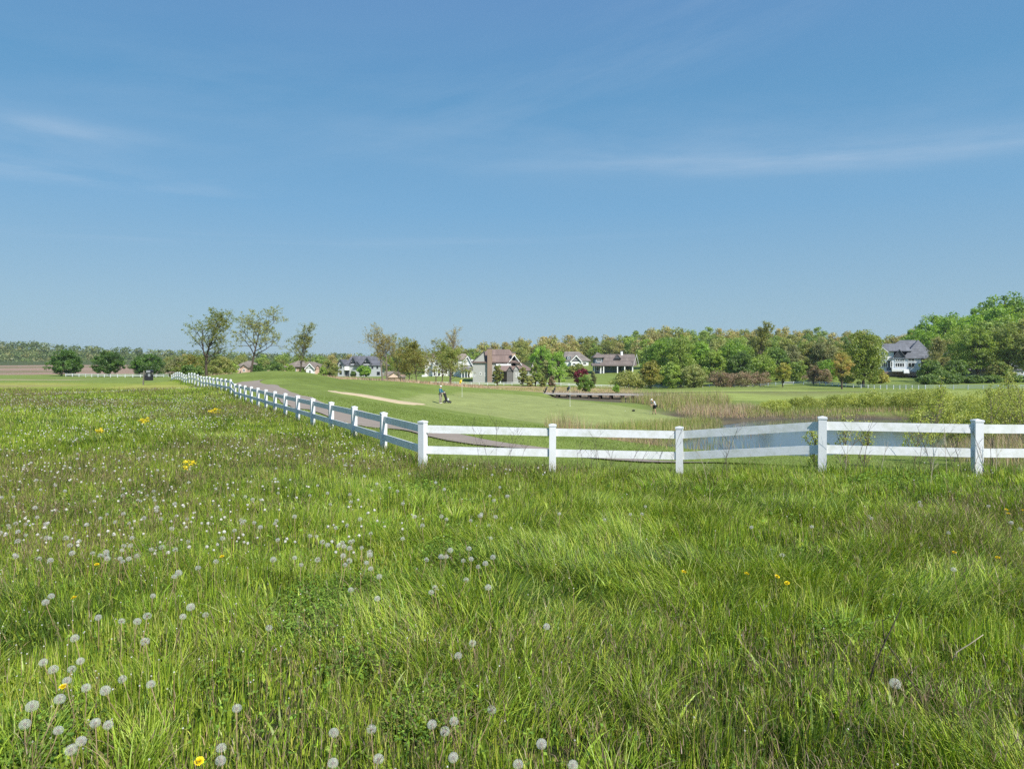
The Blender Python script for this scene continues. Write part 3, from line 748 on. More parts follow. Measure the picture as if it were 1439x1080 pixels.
# front row of the wood right of the lakeside house: each tree as the photo shows it
row = [
    (884, 195, 521, 36, P_OLIVE, .02, 1, 'full', 'low wide olive bush at the left end of the wood'),
    (903, 205, 519, 22, P_DEEP, .0, 1, 'full', 'low dark green bush beside the wide olive bush'),
    (915, 182, 505, 24, [(.19, .18, .055), (.16, .17, .05), (.14, .16, .04)], .15, 1.3, 'full', 'yellowish sapling right before the wood by the white fence'),
    (930, 215, 474, 34, P_BRIGHT, .05, 1.15, 'full', 'tall bright green tree beside the grey lakeside house'),
    (957, 205, 470, 36, P_SPRING, .05, 1.1, 'full', 'tall fresh green tree, second from the left in the front of the wood'),
    (944, 198, 508, 26, P_SPRING, .0, 1, 'full', 'lower green tree in front of the tall fresh green tree'),
    (975, 196, 512, 26, P_PALE, .0, 1, 'full', 'pale green shrub in front of the wood near the footbridge side'),
    (985, 212, 478, 30, P_BRIGHT, .05, 1.1, 'full', 'bright rounded tree in the middle of the left wood front'),
    (1003, 205, 488, 28, P_SPRING, .05, 1, 'full', 'green tree in front of the tall dark limbed tree'),
    (1012, 228, 474, 30, P_PALE, .05, 1, 'full', 'pale leaved tree behind the bright rounded tree'),
    (1030, 214, 474, 36, P_BRIGHT, .05, 1, 'full', 'broad bright green tree left of the dark limbed tree'),
    (1041, 203, 492, 30, P_DEEP, .05, 1, 'full', 'deep green tree below the broad bright green tree'),
    (1071, 208, 497, 34, P_SPRING, .0, 1, 'full', 'spring green tree under the dark limbed tree'),
    (1092, 214, 488, 28, P_DEEP, .05, 1, 'full', 'deep blue green tree behind the yellow green sapling'),
    (1112, 222, 484, 28, P_GREY, .05, 1, 'full', 'grey green tree behind the two saplings on the fairway edge'),
    (1120, 203, 506, 24, P_SPRING, .0, 1, 'full', 'rounded green shrub between the two fairway saplings'),
    (1134, 226, 478, 30, P_OLIVE, .05, 1, 'full', 'olive leaved tree above the purple bush'),
    (1158, 222, 475, 32, P_GREY, .05, 1, 'full', 'greyish budding tree left of the large willow'),
    (1163, 205, 505, 26, P_BRIGHT, .0, 1, 'full', 'bright green shrub behind the orange leaved sapling'),
    (1213, 165, 459, 52, [(.105, .145, .035), (.13, .165, .042), (.085, .12, .03)], .03, 1.25, 'full', 'large dense willow left of the pale blue grey mansion'),
    (1234, 185, 520, 20, [(.20, .20, .05), (.16, .17, .05)], .0, 1, 'full', 'yellow green bush between the large willow and the mansion'),
    (1190, 190, 500, 26, P_OLIVE, .0, 1, 'full', 'olive tree half hidden by the large willow'),
    (1309, 185, 506, 26, P_DEEP, .0, 1, 'full', 'dark green tree at the right corner of the mansion'),
    (1318, 192, 478, 40, [(.18, .18, .10), (.16, .17, .08), (.14, .155, .06)], .1, 1, 'open', 'sparse brownish tree covering the right part of the mansion'),
    (1303, 176, 527, 24, P_DEEP, .0, 1, 'full', 'low dark bush at the white fence below the mansion'),
    (1333, 176, 523, 26, P_DEEP, .0, 1, 'full', 'low dark bush below the sparse brownish tree'),
    (1352, 205, 454, 40, P_SPRING, .15, 1.1, 'full', 'tall spring green tree right of the mansion'),
    (1374, 190, 456, 42, P_SPRING, .2, 1.1, 'full', 'tall bright green tree with several thin stems at its foot'),
    (1398, 205, 462, 36, P_PALE, .15, 1, 'full', 'grey green tree between two tall bright ones'),
    (1418, 188, 452, 44, [(.14, .18, .06), (.12, .16, .05)], .2, 1.1, 'full', 'tall pale green tree by the right edge of the wood'),
    (1445, 185, 446, 40, P_PALE, .15, 1.1, 'full', 'tall pale tree cut by the photo edge on the right'),
    (1345, 185, 505, 24, P_DEEP, .05, 1, 'full', 'dark shrubby tree below the tall spring green tree'),
    (1404, 182, 508, 24, P_BRONZE, .1, 1, 'full', 'brownish shrubby tree below the grey green tree'),
    (1365, 178, 528, 24, P_DEEP, .0, 1, 'full', 'low dark thicket behind the fence below the bright green tree'),
    (1392, 178, 528, 24, P_DEEP, .0, 1, 'full', 'low dark thicket behind the fence below the grey green tree'),
    (1425, 180, 527, 26, P_DEEP, .0, 1, 'full', 'low dark thicket at the right end of the fence'),
]
for i, (px, d, top, w, pal, base, shape, kind, lb) in enumerate(row):
    P = at(px, d); b = HY + (EYE - P[2]) / d * FPX; h = px_h(top, b, d) * .97; ww = w / FPX * d * 1.05
    big = h > 8
    if kind == 'full': ms = full_tree(500 + i, h, ww, pal, base=base, nclump=int(min(170, 60 + h * 8)), nleaf=int(min(13000, 2500 + 900 * h)), leaf=.20, shape=shape, clumpr=.125 if big else .16, skirt=h < 7)
    else: ms = open_tree(500 + i, h, pal, spread=.5, base=base + .1, nleaf=9000, clump=.7, leaf=.14, levels=3, nl=13)
    tree('shrub' if h < 4.5 else 'broadleaf_tree', ms, P, lb, cat='bush' if h < 4.5 else 'tree')
# the tall tree with dark visible limbs
P = at(1062, 216); tree('dark_limbed_tree', open_tree(560, px_h(471, 543, 216), [(.13, .15, .055), (.15, .165, .06)], spread=.5, base=.25, nleaf=9000, clump=.85, leaf=.17, levels=3, nl=8, up=.6, lean=.14, r0=.42), P,
     'tall tree with dark slanting limbs showing through its crown', rz=0)
# saplings standing on the fairway edge with clear trunks
for px, d, top, w, pal, lb, s_ in ((1100, 168, 508, 22, [(.20, .21, .05), (.17, .20, .05), (.22, .21, .07)], 'yellow green sapling with a bare trunk on the fairway edge', 571),
                                (1183, 152, 494, 30, P_ORANGE, 'orange leaved young tree with a bare trunk on the fairway edge', 572),
                                (1143, 176, 511, 17, P_PURP, 'small purple brown tree on the fairway edge between the yellow green and the orange one', 573)):
    P = at(px, d); b = HY + (EYE - P[2]) / d * FPX; h = px_h(top, b, d)
    ms = full_tree(s_, h, w / FPX * d * .9, pal, base=.26, nclump=90, nleaf=5200, leaf=.12, shape=1.3, clumpr=.13)
    tree('young_tree', ms, P, lb)
# purple brown thicket
for i, (px, w) in enumerate(((1010, 26), (1028, 30), (1048, 32), (1068, 26), (1145, 24), (1158, 18))):
    d = 190; P = at(px, d); ms = full_tree(580 + i, px_h(522 if i < 4 else 518, HY + (EYE - P[2]) / d * FPX, d), w / FPX * d, P_PURP, base=0, nclump=50, nleaf=3000, leaf=.15, skirt=True)
    tree('lilac_bush', ms, P, ('purple brown bush in the thicket at the far fence, %s from the left' % ('first', 'second', 'third', 'fourth')[i]) if i < 4 else 'purple brown bush behind the small purple tree on the fairway edge, %s one' % ('nearer left', 'right')[i - 4], cat='bush', group='purple brown bushes along the fence')

# trees of the wooded hill: a few models, each tree an object of its own
VAR = {}
def variants(key, pal, n, h, w, **k):
    VAR[key] = [full_tree(700 + hash_(key) * 10 + i, h, w, pal, **k) for i in range(n)]
def hash_(k): return sum(ord(c_) for c_ in k) % 37
kw = dict(nclump=80, nleaf=3400, leaf=.40, clumpr=.18, base=.0, skirt=True)
variants('tan', P_TAN, 4, 13, 9.5, **kw)
variants('olive', P_OLIVE, 3, 13, 9.5, **kw)
variants('green', P_SPRING, 3, 13, 10, **kw)
variants('deep', P_DEEP, 2, 13, 10, **kw)
variants('bright', [(.10, .18, .032), (.135, .215, .04), (.075, .145, .028)], 3, 14, 12, nclump=95, nleaf=5200, leaf=.36, clumpr=.14, base=.12)
LB = {'tan': ('budding oak with tan green crown on the wooded hill', 'tan budding oaks'), 'olive': ('olive crowned tree on the wooded hill', 'olive trees'),
      'green': ('fresh green tree on the wooded hill', 'fresh green trees'), 'deep': ('deep green tree on the wooded hill', 'deep green trees'),
      'bright': ('vivid green full tree on the wooded hill', 'vivid green trees')}
def skyline(px):
    P = [(230, 495), (420, 496), (470, 496), (530, 493), (560, 491), (610, 492), (640, 488), (670, 483), (700, 478), (735, 474), (800, 472), (860, 469), (900, 463), (925, 458), (955, 461), (1000, 459), (1040, 461), (1090, 461),
         (1130, 461), (1180, 465), (1240, 467), (1270, 469), (1300, 455), (1325, 440), (1350, 442), (1370, 432), (1395, 430), (1415, 416), (1439, 424), (1600, 405)]
    return float(np.interp(px, [p[0] for p in P], [p[1] for p in P]))
count = 0
def HILLAT(px):
    for lim, w_ in ((440, 'behind the low brick and tan houses'), (600, 'behind the grey two storey house'), (740, 'on the hill behind the white and brown roofed houses'), (830, 'on the hill above the gabled house'),
                    (900, 'on the hill behind the lakeside house'), (1000, 'in the wood right of the lakeside house'), (1090, 'in the wood around the dark limbed tree'), (1190, 'in the wood behind the orange leaved young tree'), (1290, 'on the hill behind the mansion'), (9999, 'on the slope right of the mansion')):
        if px < lim: return w_
def hill_row(d, px0, px1, stepm, keys, drop, wts=None, hs=(.85, 1.15)):
    global count
    px = px0
    while px < px1:
        step = stepm / d * FPX
        pxj = px + random.uniform(-.25, .25) * step; dj = d * random.uniform(.97, 1.03)
        x = (pxj - CX) / FPX * dj; z = zt(x, dj)
        ztop = EYE + (HY - (skyline(pxj) + drop + random.uniform(-2.0, 3.2))) / FPX * dj
        hh = ztop - z
        px += step * random.uniform(.8, 1.2)
        if hh < 3.5: continue
        k = random.choices(keys, wts)[0]; ms = random.choice(VAR[k]); s = max(.45, min(hh / 13.2, 1.9))
        rt = empty('hill_tree', (x, dj, ztop - s * 13.0), random.uniform(0, 6.28), s)
        if ztop - s * 13 < z - .2: rt.location.z = ztop - s * 13.0
        wh = HILLAT(pxj)
        tag(rt, LB[k][0].replace('on the wooded hill', wh), 'tree', LB[k][1] + ' ' + wh); obj('trunk', ms[0], rt); obj('crown', ms[1], rt); count += 1
mixk = ['tan', 'olive', 'green', 'deep']
hill_row(395, 640, 1300, 7.6, mixk, 0, [5, 3, 1, 1])
hill_row(365, 560, 1290, 8, mixk, 7, [5, 3, 2, 1])
hill_row(335, 470, 1270, 8.6, mixk, 13, [4, 3, 2, 2])
hill_row(305, 900, 1240, 9.5, mixk, 15, [2, 3, 3, 2])
hill_row(270, 905, 1235, 9, mixk, 17, [1, 2, 4, 3])
hill_row(242, 915, 1225, 8.5, ['green', 'deep', 'olive'], 24, [4, 2, 2])
hill_row(340, 240, 640, 9.5, ['green', 'deep', 'olive', 'tan'], 1, [3, 3, 3, 1])
hill_row(310, 240, 475, 9, ['green', 'deep', 'olive'], 8, [3, 3, 3])
hill_row(300, 540, 610, 9, ['green', 'deep', 'olive'], 5, [3, 2, 3])
hill_row(330, 1225, 1310, 9.5, ['tan', 'olive'], 3, [3, 1])
hill_row(290, 1283, 1480, 9.5, ['bright'], 0)
hill_row(268, 1295, 1480, 9.5, ['bright', 'green'], 12, [4, 1])
hill_row(245, 1310, 1480, 9, ['bright', 'green', 'olive'], 24, [3, 2, 1])
hill_row(222, 1330, 1480, 8.5, ['green', 'olive', 'deep'], 38, [3, 2, 1])
print('hill trees', count)
# dark clump behind the far end of the near fence
for i, (px, d, top, w, pal, lb) in enumerate(((250, 165, 501, 26, P_GREY, 'brownish grey bushy tree at the far end of the near fence'), (268, 160, 497, 40, [(.07, .10, .025), (.09, .11, .03), (.12, .11, .03)], 'dark green wide tree behind the oak'),
                                              (270, 150, 513, 26, P_DEEP, 'low dark green bush just behind the far fence corner'), (308, 170, 502, 34, P_OLIVE, 'olive bushy tree right behind the oak trunk'), (322, 185, 506, 22, P_SPRING, 'light green bush beside the tan field edge'),
                                              (385, 205, 508, 22, P_DEEP, 'deep green bushy tree between the two low brick houses'), (463, 215, 505, 22, P_OLIVE, 'olive tree beside the grey two storey house'))):
    P = at(px, d); b = HY + (EYE - P[2]) / d * FPX; h = px_h(top, b, d)
    tree('broadleaf_tree', full_tree(640 + i, h, w / FPX * d, pal, base=.02, nclump=90, nleaf=6000, leaf=.17, clumpr=.14, skirt=True), P, lb)

# far-off ridges that read as one mass of crowns
def wood_mass(name, label, rows, pal, seed, leaf, n_per):
    rg = np.random.default_rng(seed); Vs, Fs, Cs = [], [], []; off = 0
    C = []; R = []
    for (d, px0, px1, topf, cw_) in rows:
        n = int((px1 - px0) / FPX * d / (cw_ * .62))
        for k in range(n):
            px = px0 + (px1 - px0) * (k + rg.random()) / n; dj = d * (1 + rg.normal() * .012)
            r_ = cw_ * (.38 + .3 * rg.random())
            top = topf(px) + rg.normal() * .9
            C.append(((px - CX) / FPX * dj, dj, EYE + (HY - top) / FPX * dj - r_)); R.append(r_)
    C = np.array(C); R = np.array(R)
    # lower foliage filling each tree down to the ground
    low = C.copy(); low[:, 2] -= R * 1.4; C = np.vstack([C, low]); R = np.concatenate([R, R * 1.05])
    cols = mix_cols(rg, len(C), pal)
    V, F, c = leaf_cloud(C, R, len(C) * n_per, leaf, cols, rg, squash=.85, shell=.55, hue=.08)
    o = obj(name, np_mesh(name, V, F, LEAF, c)); tag(o, label, kind='stuff'); return o
def ridge(px): return float(np.interp(px, [-100, 0, 60, 110, 160, 200, 250, 300, 420, 560, 700], [476, 478, 480, 484, 486, 488, 490, 492, 494, 495, 493]))
farp = [(.080, .115, .045), (.068, .10, .042), (.095, .12, .05), (.12, .13, .06), (.055, .085, .038), (.075, .11, .045)]
wood_mass('distant_wood', 'distant wooded ridge beyond the ploughed field', [(860, -60, 640, lambda p: ridge(p), 13), (820, -60, 560, lambda p: ridge(p) + 5, 13), (780, -60, 520, lambda p: ridge(p) + 10, 12), (745, -60, 480, lambda p: ridge(p) + 15, 12), (712, -60, 460, lambda p: ridge(p) + 21, 11), (700, -60, 440, lambda p: ridge(p) + 26, 10)], farp, 5, 1.15, 150)
# ------------------------------------------------------------------ houses
def shingle(name, col):
    m, t = mat_new(name)
    out = N(t, 'ShaderNodeOutputMaterial'); p = N(t, 'ShaderNodeBsdfPrincipled'); p.inputs['Roughness'].default_value = .9; p.inputs['Specular IOR Level'].default_value = .15
    tcn = N(t, 'ShaderNodeTexCoord'); br = N(t, 'ShaderNodeTexBrick'); br.inputs['Scale'].default_value = 1.0
    br.inputs['Brick Width'].default_value = .9; br.inputs['Row Height'].default_value = .32; br.inputs['Mortar Size'].default_value = .02
    br.inputs['Color1'].default_value = tuple(c * .88 for c in col) + (1,); br.inputs['Color2'].default_value = tuple(c * 1.12 for c in col) + (1,); br.inputs['Mortar'].default_value = tuple(c * .6 for c in col) + (1,)
    sw = N(t, 'ShaderNodeMapping'); sw.inputs['Rotation'].default_value = (math.radians(60), 0, 0)
    t.links.new(tcn.outputs['Object'], sw.inputs[0]); t.links.new(sw.outputs[0], br.inputs[0])
    no = N(t, 'ShaderNodeTexNoise'); no.inputs['Scale'].default_value = .7; t.links.new(tcn.outputs['Object'], no.inputs[0])
    mr = N(t, 'ShaderNodeMapRange'); mr.inputs[3].default_value = .8; mr.inputs[4].default_value = 1.2; t.links.new(no.outputs['Fac'], mr.inputs[0])
    hs = N(t, 'ShaderNodeHueSaturation'); t.links.new(br.outputs[0], hs.inputs['Color']); t.links.new(mr.outputs[0], hs.inputs['Value']); t.links.new(hs.outputs[0], p.inputs['Base Color'])
    t.links.new(p.outputs[0], out.inputs[0]); return m
def siding(name, col):
    m, t = mat_new(name)
    out = N(t, 'ShaderNodeOutputMaterial'); p = N(t, 'ShaderNodeBsdfPrincipled'); p.inputs['Roughness'].default_value = .75; p.inputs['Specular IOR Level'].default_value = .25
    tcn = N(t, 'ShaderNodeTexCoord'); w = N(t, 'ShaderNodeTexWave', bands_direction='Z', wave_profile='SAW'); w.inputs['Scale'].default_value = 1.6
    t.links.new(tcn.outputs['Object'], w.inputs[0])
    mx = N(t, 'ShaderNodeMix', data_type='RGBA'); mx.inputs[6].default_value = tuple(col) + (1,); mx.inputs[7].default_value = tuple(c * .86 for c in col) + (1,)
    t.links.new(w.outputs['Fac'], mx.inputs[0]); t.links.new(mx.outputs[2], p.inputs['Base Color'])
    bp = N(t, 'ShaderNodeBump'); bp.inputs['Distance'].default_value = .02; bp.inputs['Strength'].default_value = .5; t.links.new(w.outputs['Fac'], bp.inputs['Height']); t.links.new(bp.outputs[0], p.inputs['Normal'])
    t.links.new(p.outputs[0], out.inputs[0]); return m
trim_w = plain('white_trim', (.78, .78, .75), .5, .05, 4)
glass, t = mat_new('window_glass')
out = N(t, 'ShaderNodeOutputMaterial'); p = N(t, 'ShaderNodeBsdfPrincipled'); p.inputs['Base Color'].default_value = (.02, .025, .03, 1); p.inputs['Roughness'].default_value = .07; p.inputs['Specular IOR Level'].default_value = .9; t.links.new(p.outputs[0], out.inputs[0])
brick_tan = plain('tan_brick', (.42, .31, .22), .9, .2, 5, .1)
brick_brown = plain('brown_brick', (.28, .20, .15), .9, .22, 5, .1)
stone_grey = plain('grey_stone', (.16, .15, .14), .9, .3, 4, .1)
class House:
    """origin at the base centre, x to the right, y away from the viewer; u = metres per photo pixel at this distance"""
    def __init__(s, name, cx, py, d, label, rz=0.0, group=None):
        s.u = d / FPX; s.cx = cx; s.py = py
        s.root = empty(name, W(cx, py, d), rz); tag(s.root, label, 'house', group)
    def X(s, px): return (px - s.cx) * s.u
    def Z(s, py): return (s.py - py) * s.u
    def wall(s, x0, x1, y0, y1, z0, z1, mat, name='wall'):
        return MB().box(s.X(x0), s.X(x1), y0, y1, s.Z(z0), s.Z(z1)).build(name, mat, s.root)
    def roof(s, x0, x1, y0, y1, ze, zr, mat, axis='x', hip=(0, 0), over=.4, wall=None, th=.22, ridge_at=.5):
        """ridge roof; hip = inset of the ridge at either end (metres); wall fills the gable triangles"""
        X0, X1, Z0, Z1 = s.X(x0) - over, s.X(x1) + over, s.Z(ze), s.Z(zr)
        Y0, Y1 = y0 - over, y1 + over
        if axis == 'x':
            ym = Y0 + (Y1 - Y0) * ridge_at
            T = [(X0, Y0, Z0), (X1, Y0, Z0), (X1, Y1, Z0), (X0, Y1, Z0), (X0 + hip[0] + (0 if hip[0] else 0), ym, Z1), (X1 - hip[1], ym, Z1)]
            fs = [(0, 1, 5, 4), (2, 3, 4, 5), (3, 0, 4), (1, 2, 5)]
        else:
            xm = X0 + (X1 - X0) * ridge_at
            T = [(X0, Y0, Z0), (X1, Y0, Z0), (X1, Y1, Z0), (X0, Y1, Z0), (xm, Y0 + hip[0], Z1), (xm, Y1 - hip[1], Z1)]
            fs = [(0, 4, 5, 3), (1, 2, 5, 4), (0, 1, 4), (2, 3, 5)]
        up = T; lo = [(a, b, c - th) for a, b, c in T]
        F = []
        for f in fs:
            isend = len(f) == 3
            e = (fs.index(f) - 2) if isend else None
            if isend and hip[e] == 0: continue
            F.append(f); F.append(tuple(6 + i for i in f)[::-1])
        def side(a, b): F.append((a, b, 6 + b, 6 + a))
        if axis == 'x':
            side(0, 1); side(2, 3)
            for e, (p, q, r_) in ((0, (3, 4, 0)), (1, (1, 5, 2))):
                if hip[e] == 0: side(p, q); side(q, r_)
                else: side(p, r_) if e == 0 else side(p, r_)
        else:
            side(1, 2); side(3, 0)
            for e, (p, q, r_) in ((0, (0, 4, 1)), (1, (2, 5, 3))):
                if hip[e] == 0: side(p, q); side(q, r_)
                else: side(p, r_)
        o = MB().poly(up + lo, F).build('roof', mat, s.root)
        if wall is not None:
            a = Z0 - .12
            for e in (0, 1):
                if hip[e]: continue
                if axis == 'x':
                    xx = (X0 + over) if e == 0 else (X1 - over - .2)
                    k = (Y0 + Y1) / 2 if ridge_at == .5 else ym
                    g = MB().prism([(xx, Y0 + over, a), (xx, Y1 - over, a), (xx, k, Z1 - th - .05)], (.2, 0, 0))
                else:
                    yy = (Y0 + over) if e == 0 else (Y1 - over - .2)
                    g = MB().prism([(X0 + over, yy, a), (X1 - over, yy, a), (xm, yy, Z1 - th - .05)], (0, .2, 0))
                g.build('gable', wall, s.root)
        return o
    def rake(s, x0, x1, y, ze, zr, w=.32, xm=None, mat=None):
        """white boards along the edges of a gable facing the viewer"""
        X0, X1, Z0, Z1 = s.X(x0), s.X(x1), s.Z(ze), s.Z(zr); xm = (X0 + X1) / 2 if xm is None else s.X(xm)
        m = MB()
        for (a, b) in (((X0, Z0), (xm, Z1)), ((X1, Z0), (xm, Z1))):
            m.prism([(a[0], y, a[1] - w), (a[0], y, a[1]), (b[0], y, b[1]), (b[0], y, b[1] - w)], (0, -.1, 0))
        return m.build('gable_trim', mat or trim_w, s.root)
    def win(s, x0, x1, z0, z1, y, frame=None, mull=1, fw=.14, name='window'):
        """framed window in a wall facing the viewer; z0 = upper photo row"""
        X0, X1, Zt, Zb = s.X(x0), s.X(x1), s.Z(z0), s.Z(z1)
        m = MB(); fr = frame or trim_w
        m.box(X0, X0 + fw, y - .08, y + .03, Zb + fw, Zt - fw); m.box(X1 - fw, X1, y - .08, y + .03, Zb + fw, Zt - fw)
        m.box(X0, X1, y - .08, y + .03, Zt - fw, Zt); m.box(X0, X1, y - .08, y + .03, Zb, Zb + fw)
        for k in range(1, mull):
            xx = X0 + (X1 - X0) * k / mull; m.box(xx - .05, xx + .05, y - .07, y + .02, Zb + fw, Zt - fw)
        w = empty(name, (0, 0, 0)); w.parent = s.root
        m.build('frame', fr, w); MB().box(X0 + .02, X1 - .02, y - .03, y + .02, Zb + .02, Zt - .02).build('pane', glass, w)
    def box(s, name, x0, x1, y0, y1, z0, z1, mat): return MB().box(s.X(x0), s.X(x1), y0, y1, s.Z(z1), s.Z(z0)).build(name, mat, s.root)
    def chimney(s, x0, x1, y, zt_, zb, mat, depth=1.2):
        o = s.box('chimney', x0, x1, y, y + depth, zt_, zb, mat)
        X0, X1, Z = s.X(x0) - .12, s.X(x1) + .12, s.Z(zt_)
        MB().box(X0, X1, y - .12, y + depth + .12, Z, Z + .22).build('chimney_cap', stone_grey, o)

# the big brown roofed house behind the far fence
r_brown = shingle('brown_shingles', (.205, .150, .130)); s_grey = siding('sage_grey_siding', (.40, .40, .37)); r_dark = shingle('dark_grey_shingles', (.10, .10, .11))
s_cream = siding('cream_siding', (.66, .60, .48)); s_white = siding('white_siding', (.74, .74, .71))
H = House('brown_roofed_house', 700, 538, 219, 'big grey house with brown shingle roof and tall brick chimneys behind the far fence')
H.wall(664.5, 696, 0, 11, 541, 508.5, s_grey); H.wall(696, 729, 1.5, 11, 541, 508.5, s_grey)
H.roof(664.5, 729, 0, 11, 508.7, 490.3, r_brown, hip=(5.2, 3.6), over=.55)
H.roof(664.3, 681, -.25, 4.0, 508.2, 493.0, r_dark, axis='y', hip=(.0, .8), over=.3, wall=s_grey, ridge_at=.9)
H.chimney(685, 691.5, -1.1, 489.8, 541, brick_brown, 1.5)
H.chimney(719.5, 724.5, .2, 495.5, 541, brick_tan, 1.4)
H.wall(713.5, 732, .2, 5, 541, 511.5, s_cream); H.roof(713.5, 732, .2, 6, 511.8, 498.5, r_brown, axis='y', over=.45, wall=s_cream); H.rake(712, 733.5, -.30, 512.3, 498.2, .35)
H.win(716, 718.5, 507.5, 511, .18)
H.wall(697, 718, -1.0, 1.5, 513.5, 511.2, trim_w, 'balcony_rail'); H.roof(702, 717.5, -3.6, 1.4, 520.5, 513.6, r_brown, over=.2)
H.box('porch_post', 703, 704, -3.5, -3.1, 520.5, 541, trim_w); H.box('doorway', 705.5, 712, 1.30, 1.45, 521, 540, glass)
H.wall(712.5, 720.5, -4.5, 1.5, 541, 521, stone_grey); H.roof(712.5, 720.5, -4.5, 1.5, 521.2, 514.0, r_dark, axis='y', over=.3, wall=stone_grey)
H.wall(720.5, 747, -2.2, 7, 541, 519.5, s_grey); H.roof(720.5, 747, -2.2, 7, 519.7, 509.8, r_brown, over=.4, hip=(0, 3.5), wall=s_grey)
H.wall(721, 730, -3.2, 0, 541, 520, s_grey); H.roof(721, 730, -3.2, 2, 520.2, 512.5, r_brown, axis='y', over=.3, wall=s_grey)
H.wall(743, 757, -1, 6, 541, 529, s_cream); H.roof(743, 757.5, -1, 6, 529.5, 508.5, r_brown, axis='y', over=.3, wall=s_cream, ridge_at=.45); H.rake(742, 758.5, -1.55, 530, 508.2, .3, xm=749.4)
H.box('garage_door', 746, 755, -1.08, -1.0, 531, 540, trim_w)
for x0, x1, z0, z1, y in ((665.5, 667.5, 523, 529, 0), (674, 676.5, 523, 527, 0), (681, 683, 523, 529, 0), (692.5, 695, 523, 530, 0), (724, 726, 524, 530, -3.2), (728, 729.6, 524, 530, -3.2), (697.5, 700.5, 522, 530, 1.5), (734, 738, 523, 530, -2.2), (698, 706, 508.9, 511, 1.5)): H.win(x0, x1, z0, z1, y)
H.wall(660.5, 664, -2.0, 1, 541, 536, stone_grey, 'patio_wall'); 
# white houses left of it
r_mix = shingle('weathered_brown_shingles', (.22, .175, .145))
H = House('white_house', 613, 531, 250, 'white house with a brown hip roof and small porch gable behind bronze leaved trees')
H.wall(597, 634, 0, 10, 533, 501, s_white); H.roof(597, 634, 0, 10, 501.2, 492, r_mix, hip=(5, 5), over=.5)
H.wall(609, 621, -2.5, 0, 533, 508, s_white); H.roof(609, 621, -2.5, 4, 508.2, 500, r_mix, axis='y', over=.35, wall=s_white); H.rake(607.6, 622.4, -2.9, 508.6, 499.8)
for x0, x1, z0, z1, y in ((612, 618, 509, 513, -2.5), (600, 603, 506, 512, 0), (600, 603, 518, 525, 0), (610, 613, 518, 528, -2.5), (616, 620, 518, 528, -2.5), (625, 629, 506, 512, 0), (625, 629, 518, 525, 0)): H.win(x0, x1, z0, z1, y)
H.wall(594.5, 602, -3.5, 0, 533, 526.5, s_white, 'porch_wall')
H = House('white_house', 653, 533, 246, 'bright white gabled house with a dark roof left of the big brown roofed house')
H.wall(637, 664, 1, 11, 535, 505, s_white); H.roof(637, 657, 1, 11, 505, 496.4, shingle('tan_shingles', (.27, .22, .18)), over=.4, hip=(3, 1.5), wall=s_white)
H.wall(646, 664.5, -2.5, 6, 535, 513.5, s_white); H.roof(646, 664.5, -2.5, 6, 514, 500, r_dark, axis='y', over=.4, wall=s_white, ridge_at=.64); H.rake(644.5, 666, -2.95, 514.5, 499.8, .5, xm=658)
H.roof(649.5, 664.5, -6.0, -2.7, 520, 515.3, stone_grey, over=.15, ridge_at=.95)
for xx in (650, 654, 658, 662): H.box('porch_post', xx, xx + .8, -5.8, -5.5, 520, 535, trim_w)
for x0, x1, z0, z1, y in ((653, 654.6, 508.5, 511, -2.5), (652, 655, 523, 530, -2.5), (657, 661, 521, 530, -2.5), (638.5, 641.5, 508, 513, 1)): H.win(x0, x1, z0, z1, y)
H.wall(651, 664, -5.4, -5.2, 535, 529, stone_grey, 'porch_wall')
# grey two storey house
r_grey = shingle('blue_grey_shingles', (.125, .128, .145)); s_lg = siding('light_grey_siding', (.42, .435, .44)); dkt = plain('dark_trim', (.06, .065, .075), .6)
H = House('grey_house', 505, 529, 287, 'light grey two storey house with dark dormers beyond the tan grass')
H.wall(476.5, 536, 0, 10, 532, 512.5, s_lg); H.roof(484, 540, 0, 10, 513, 499.8, r_grey, over=.5, hip=(2.5, 5), wall=s_lg)
H.wall(477, 484.8, -2.5, 4, 532, 512, s_lg); H.roof(477, 484.8, -2.5, 8, 512, 504.6, r_grey, axis='y', over=.5, wall=s_lg); H.rake(475.2, 486.4, -3.05, 512.6, 504.3, .5, mat=dkt)
for a, b, pk in ((492.6, 500.5, 501.2), (510.5, 521.5, 501.6)):
    H.wall(a + .5, b - .5, -.3, 4, 513, 508.5, s_lg, 'dormer_wall'); H.roof(a, b, -.3, 5.2, 510.5, pk, r_grey, axis='y', over=.4, wall=s_lg); H.rake(a - 1.2, b + 1.2, -.78, 511.2, pk - .2, .5, mat=dkt)
    H.win((a + b) / 2 - 1.7, (a + b) / 2 + 1.7, 505.3, 509.8, -.3, dkt)
H.roof(499, 507, -1.6, 3, 513.2, 506.8, r_grey, axis='y', over=.3, wall=dkt)
for x0, x1, z0, z1 in ((479.3, 482.6, 511, 518), (479.3, 482.6, 521, 526)): H.win(x0, x1, z0, z1, -2.5, dkt)
for x0, x1, z0, z1 in ((511.3, 515, 514.5, 517.5), (522, 524.7, 514, 518), (529, 531.6, 514, 518), (507, 508.6, 522, 527), (529.5, 534, 522, 527)): H.win(x0, x1, z0, z1, 0, dkt)
H.wall(485.5, 491.5, -1.8, 0, 520, 514.5, trim_w, 'balcony'); H.box('garage_opening', 485.5, 491, -.06, .02, 521, 530, dkt)
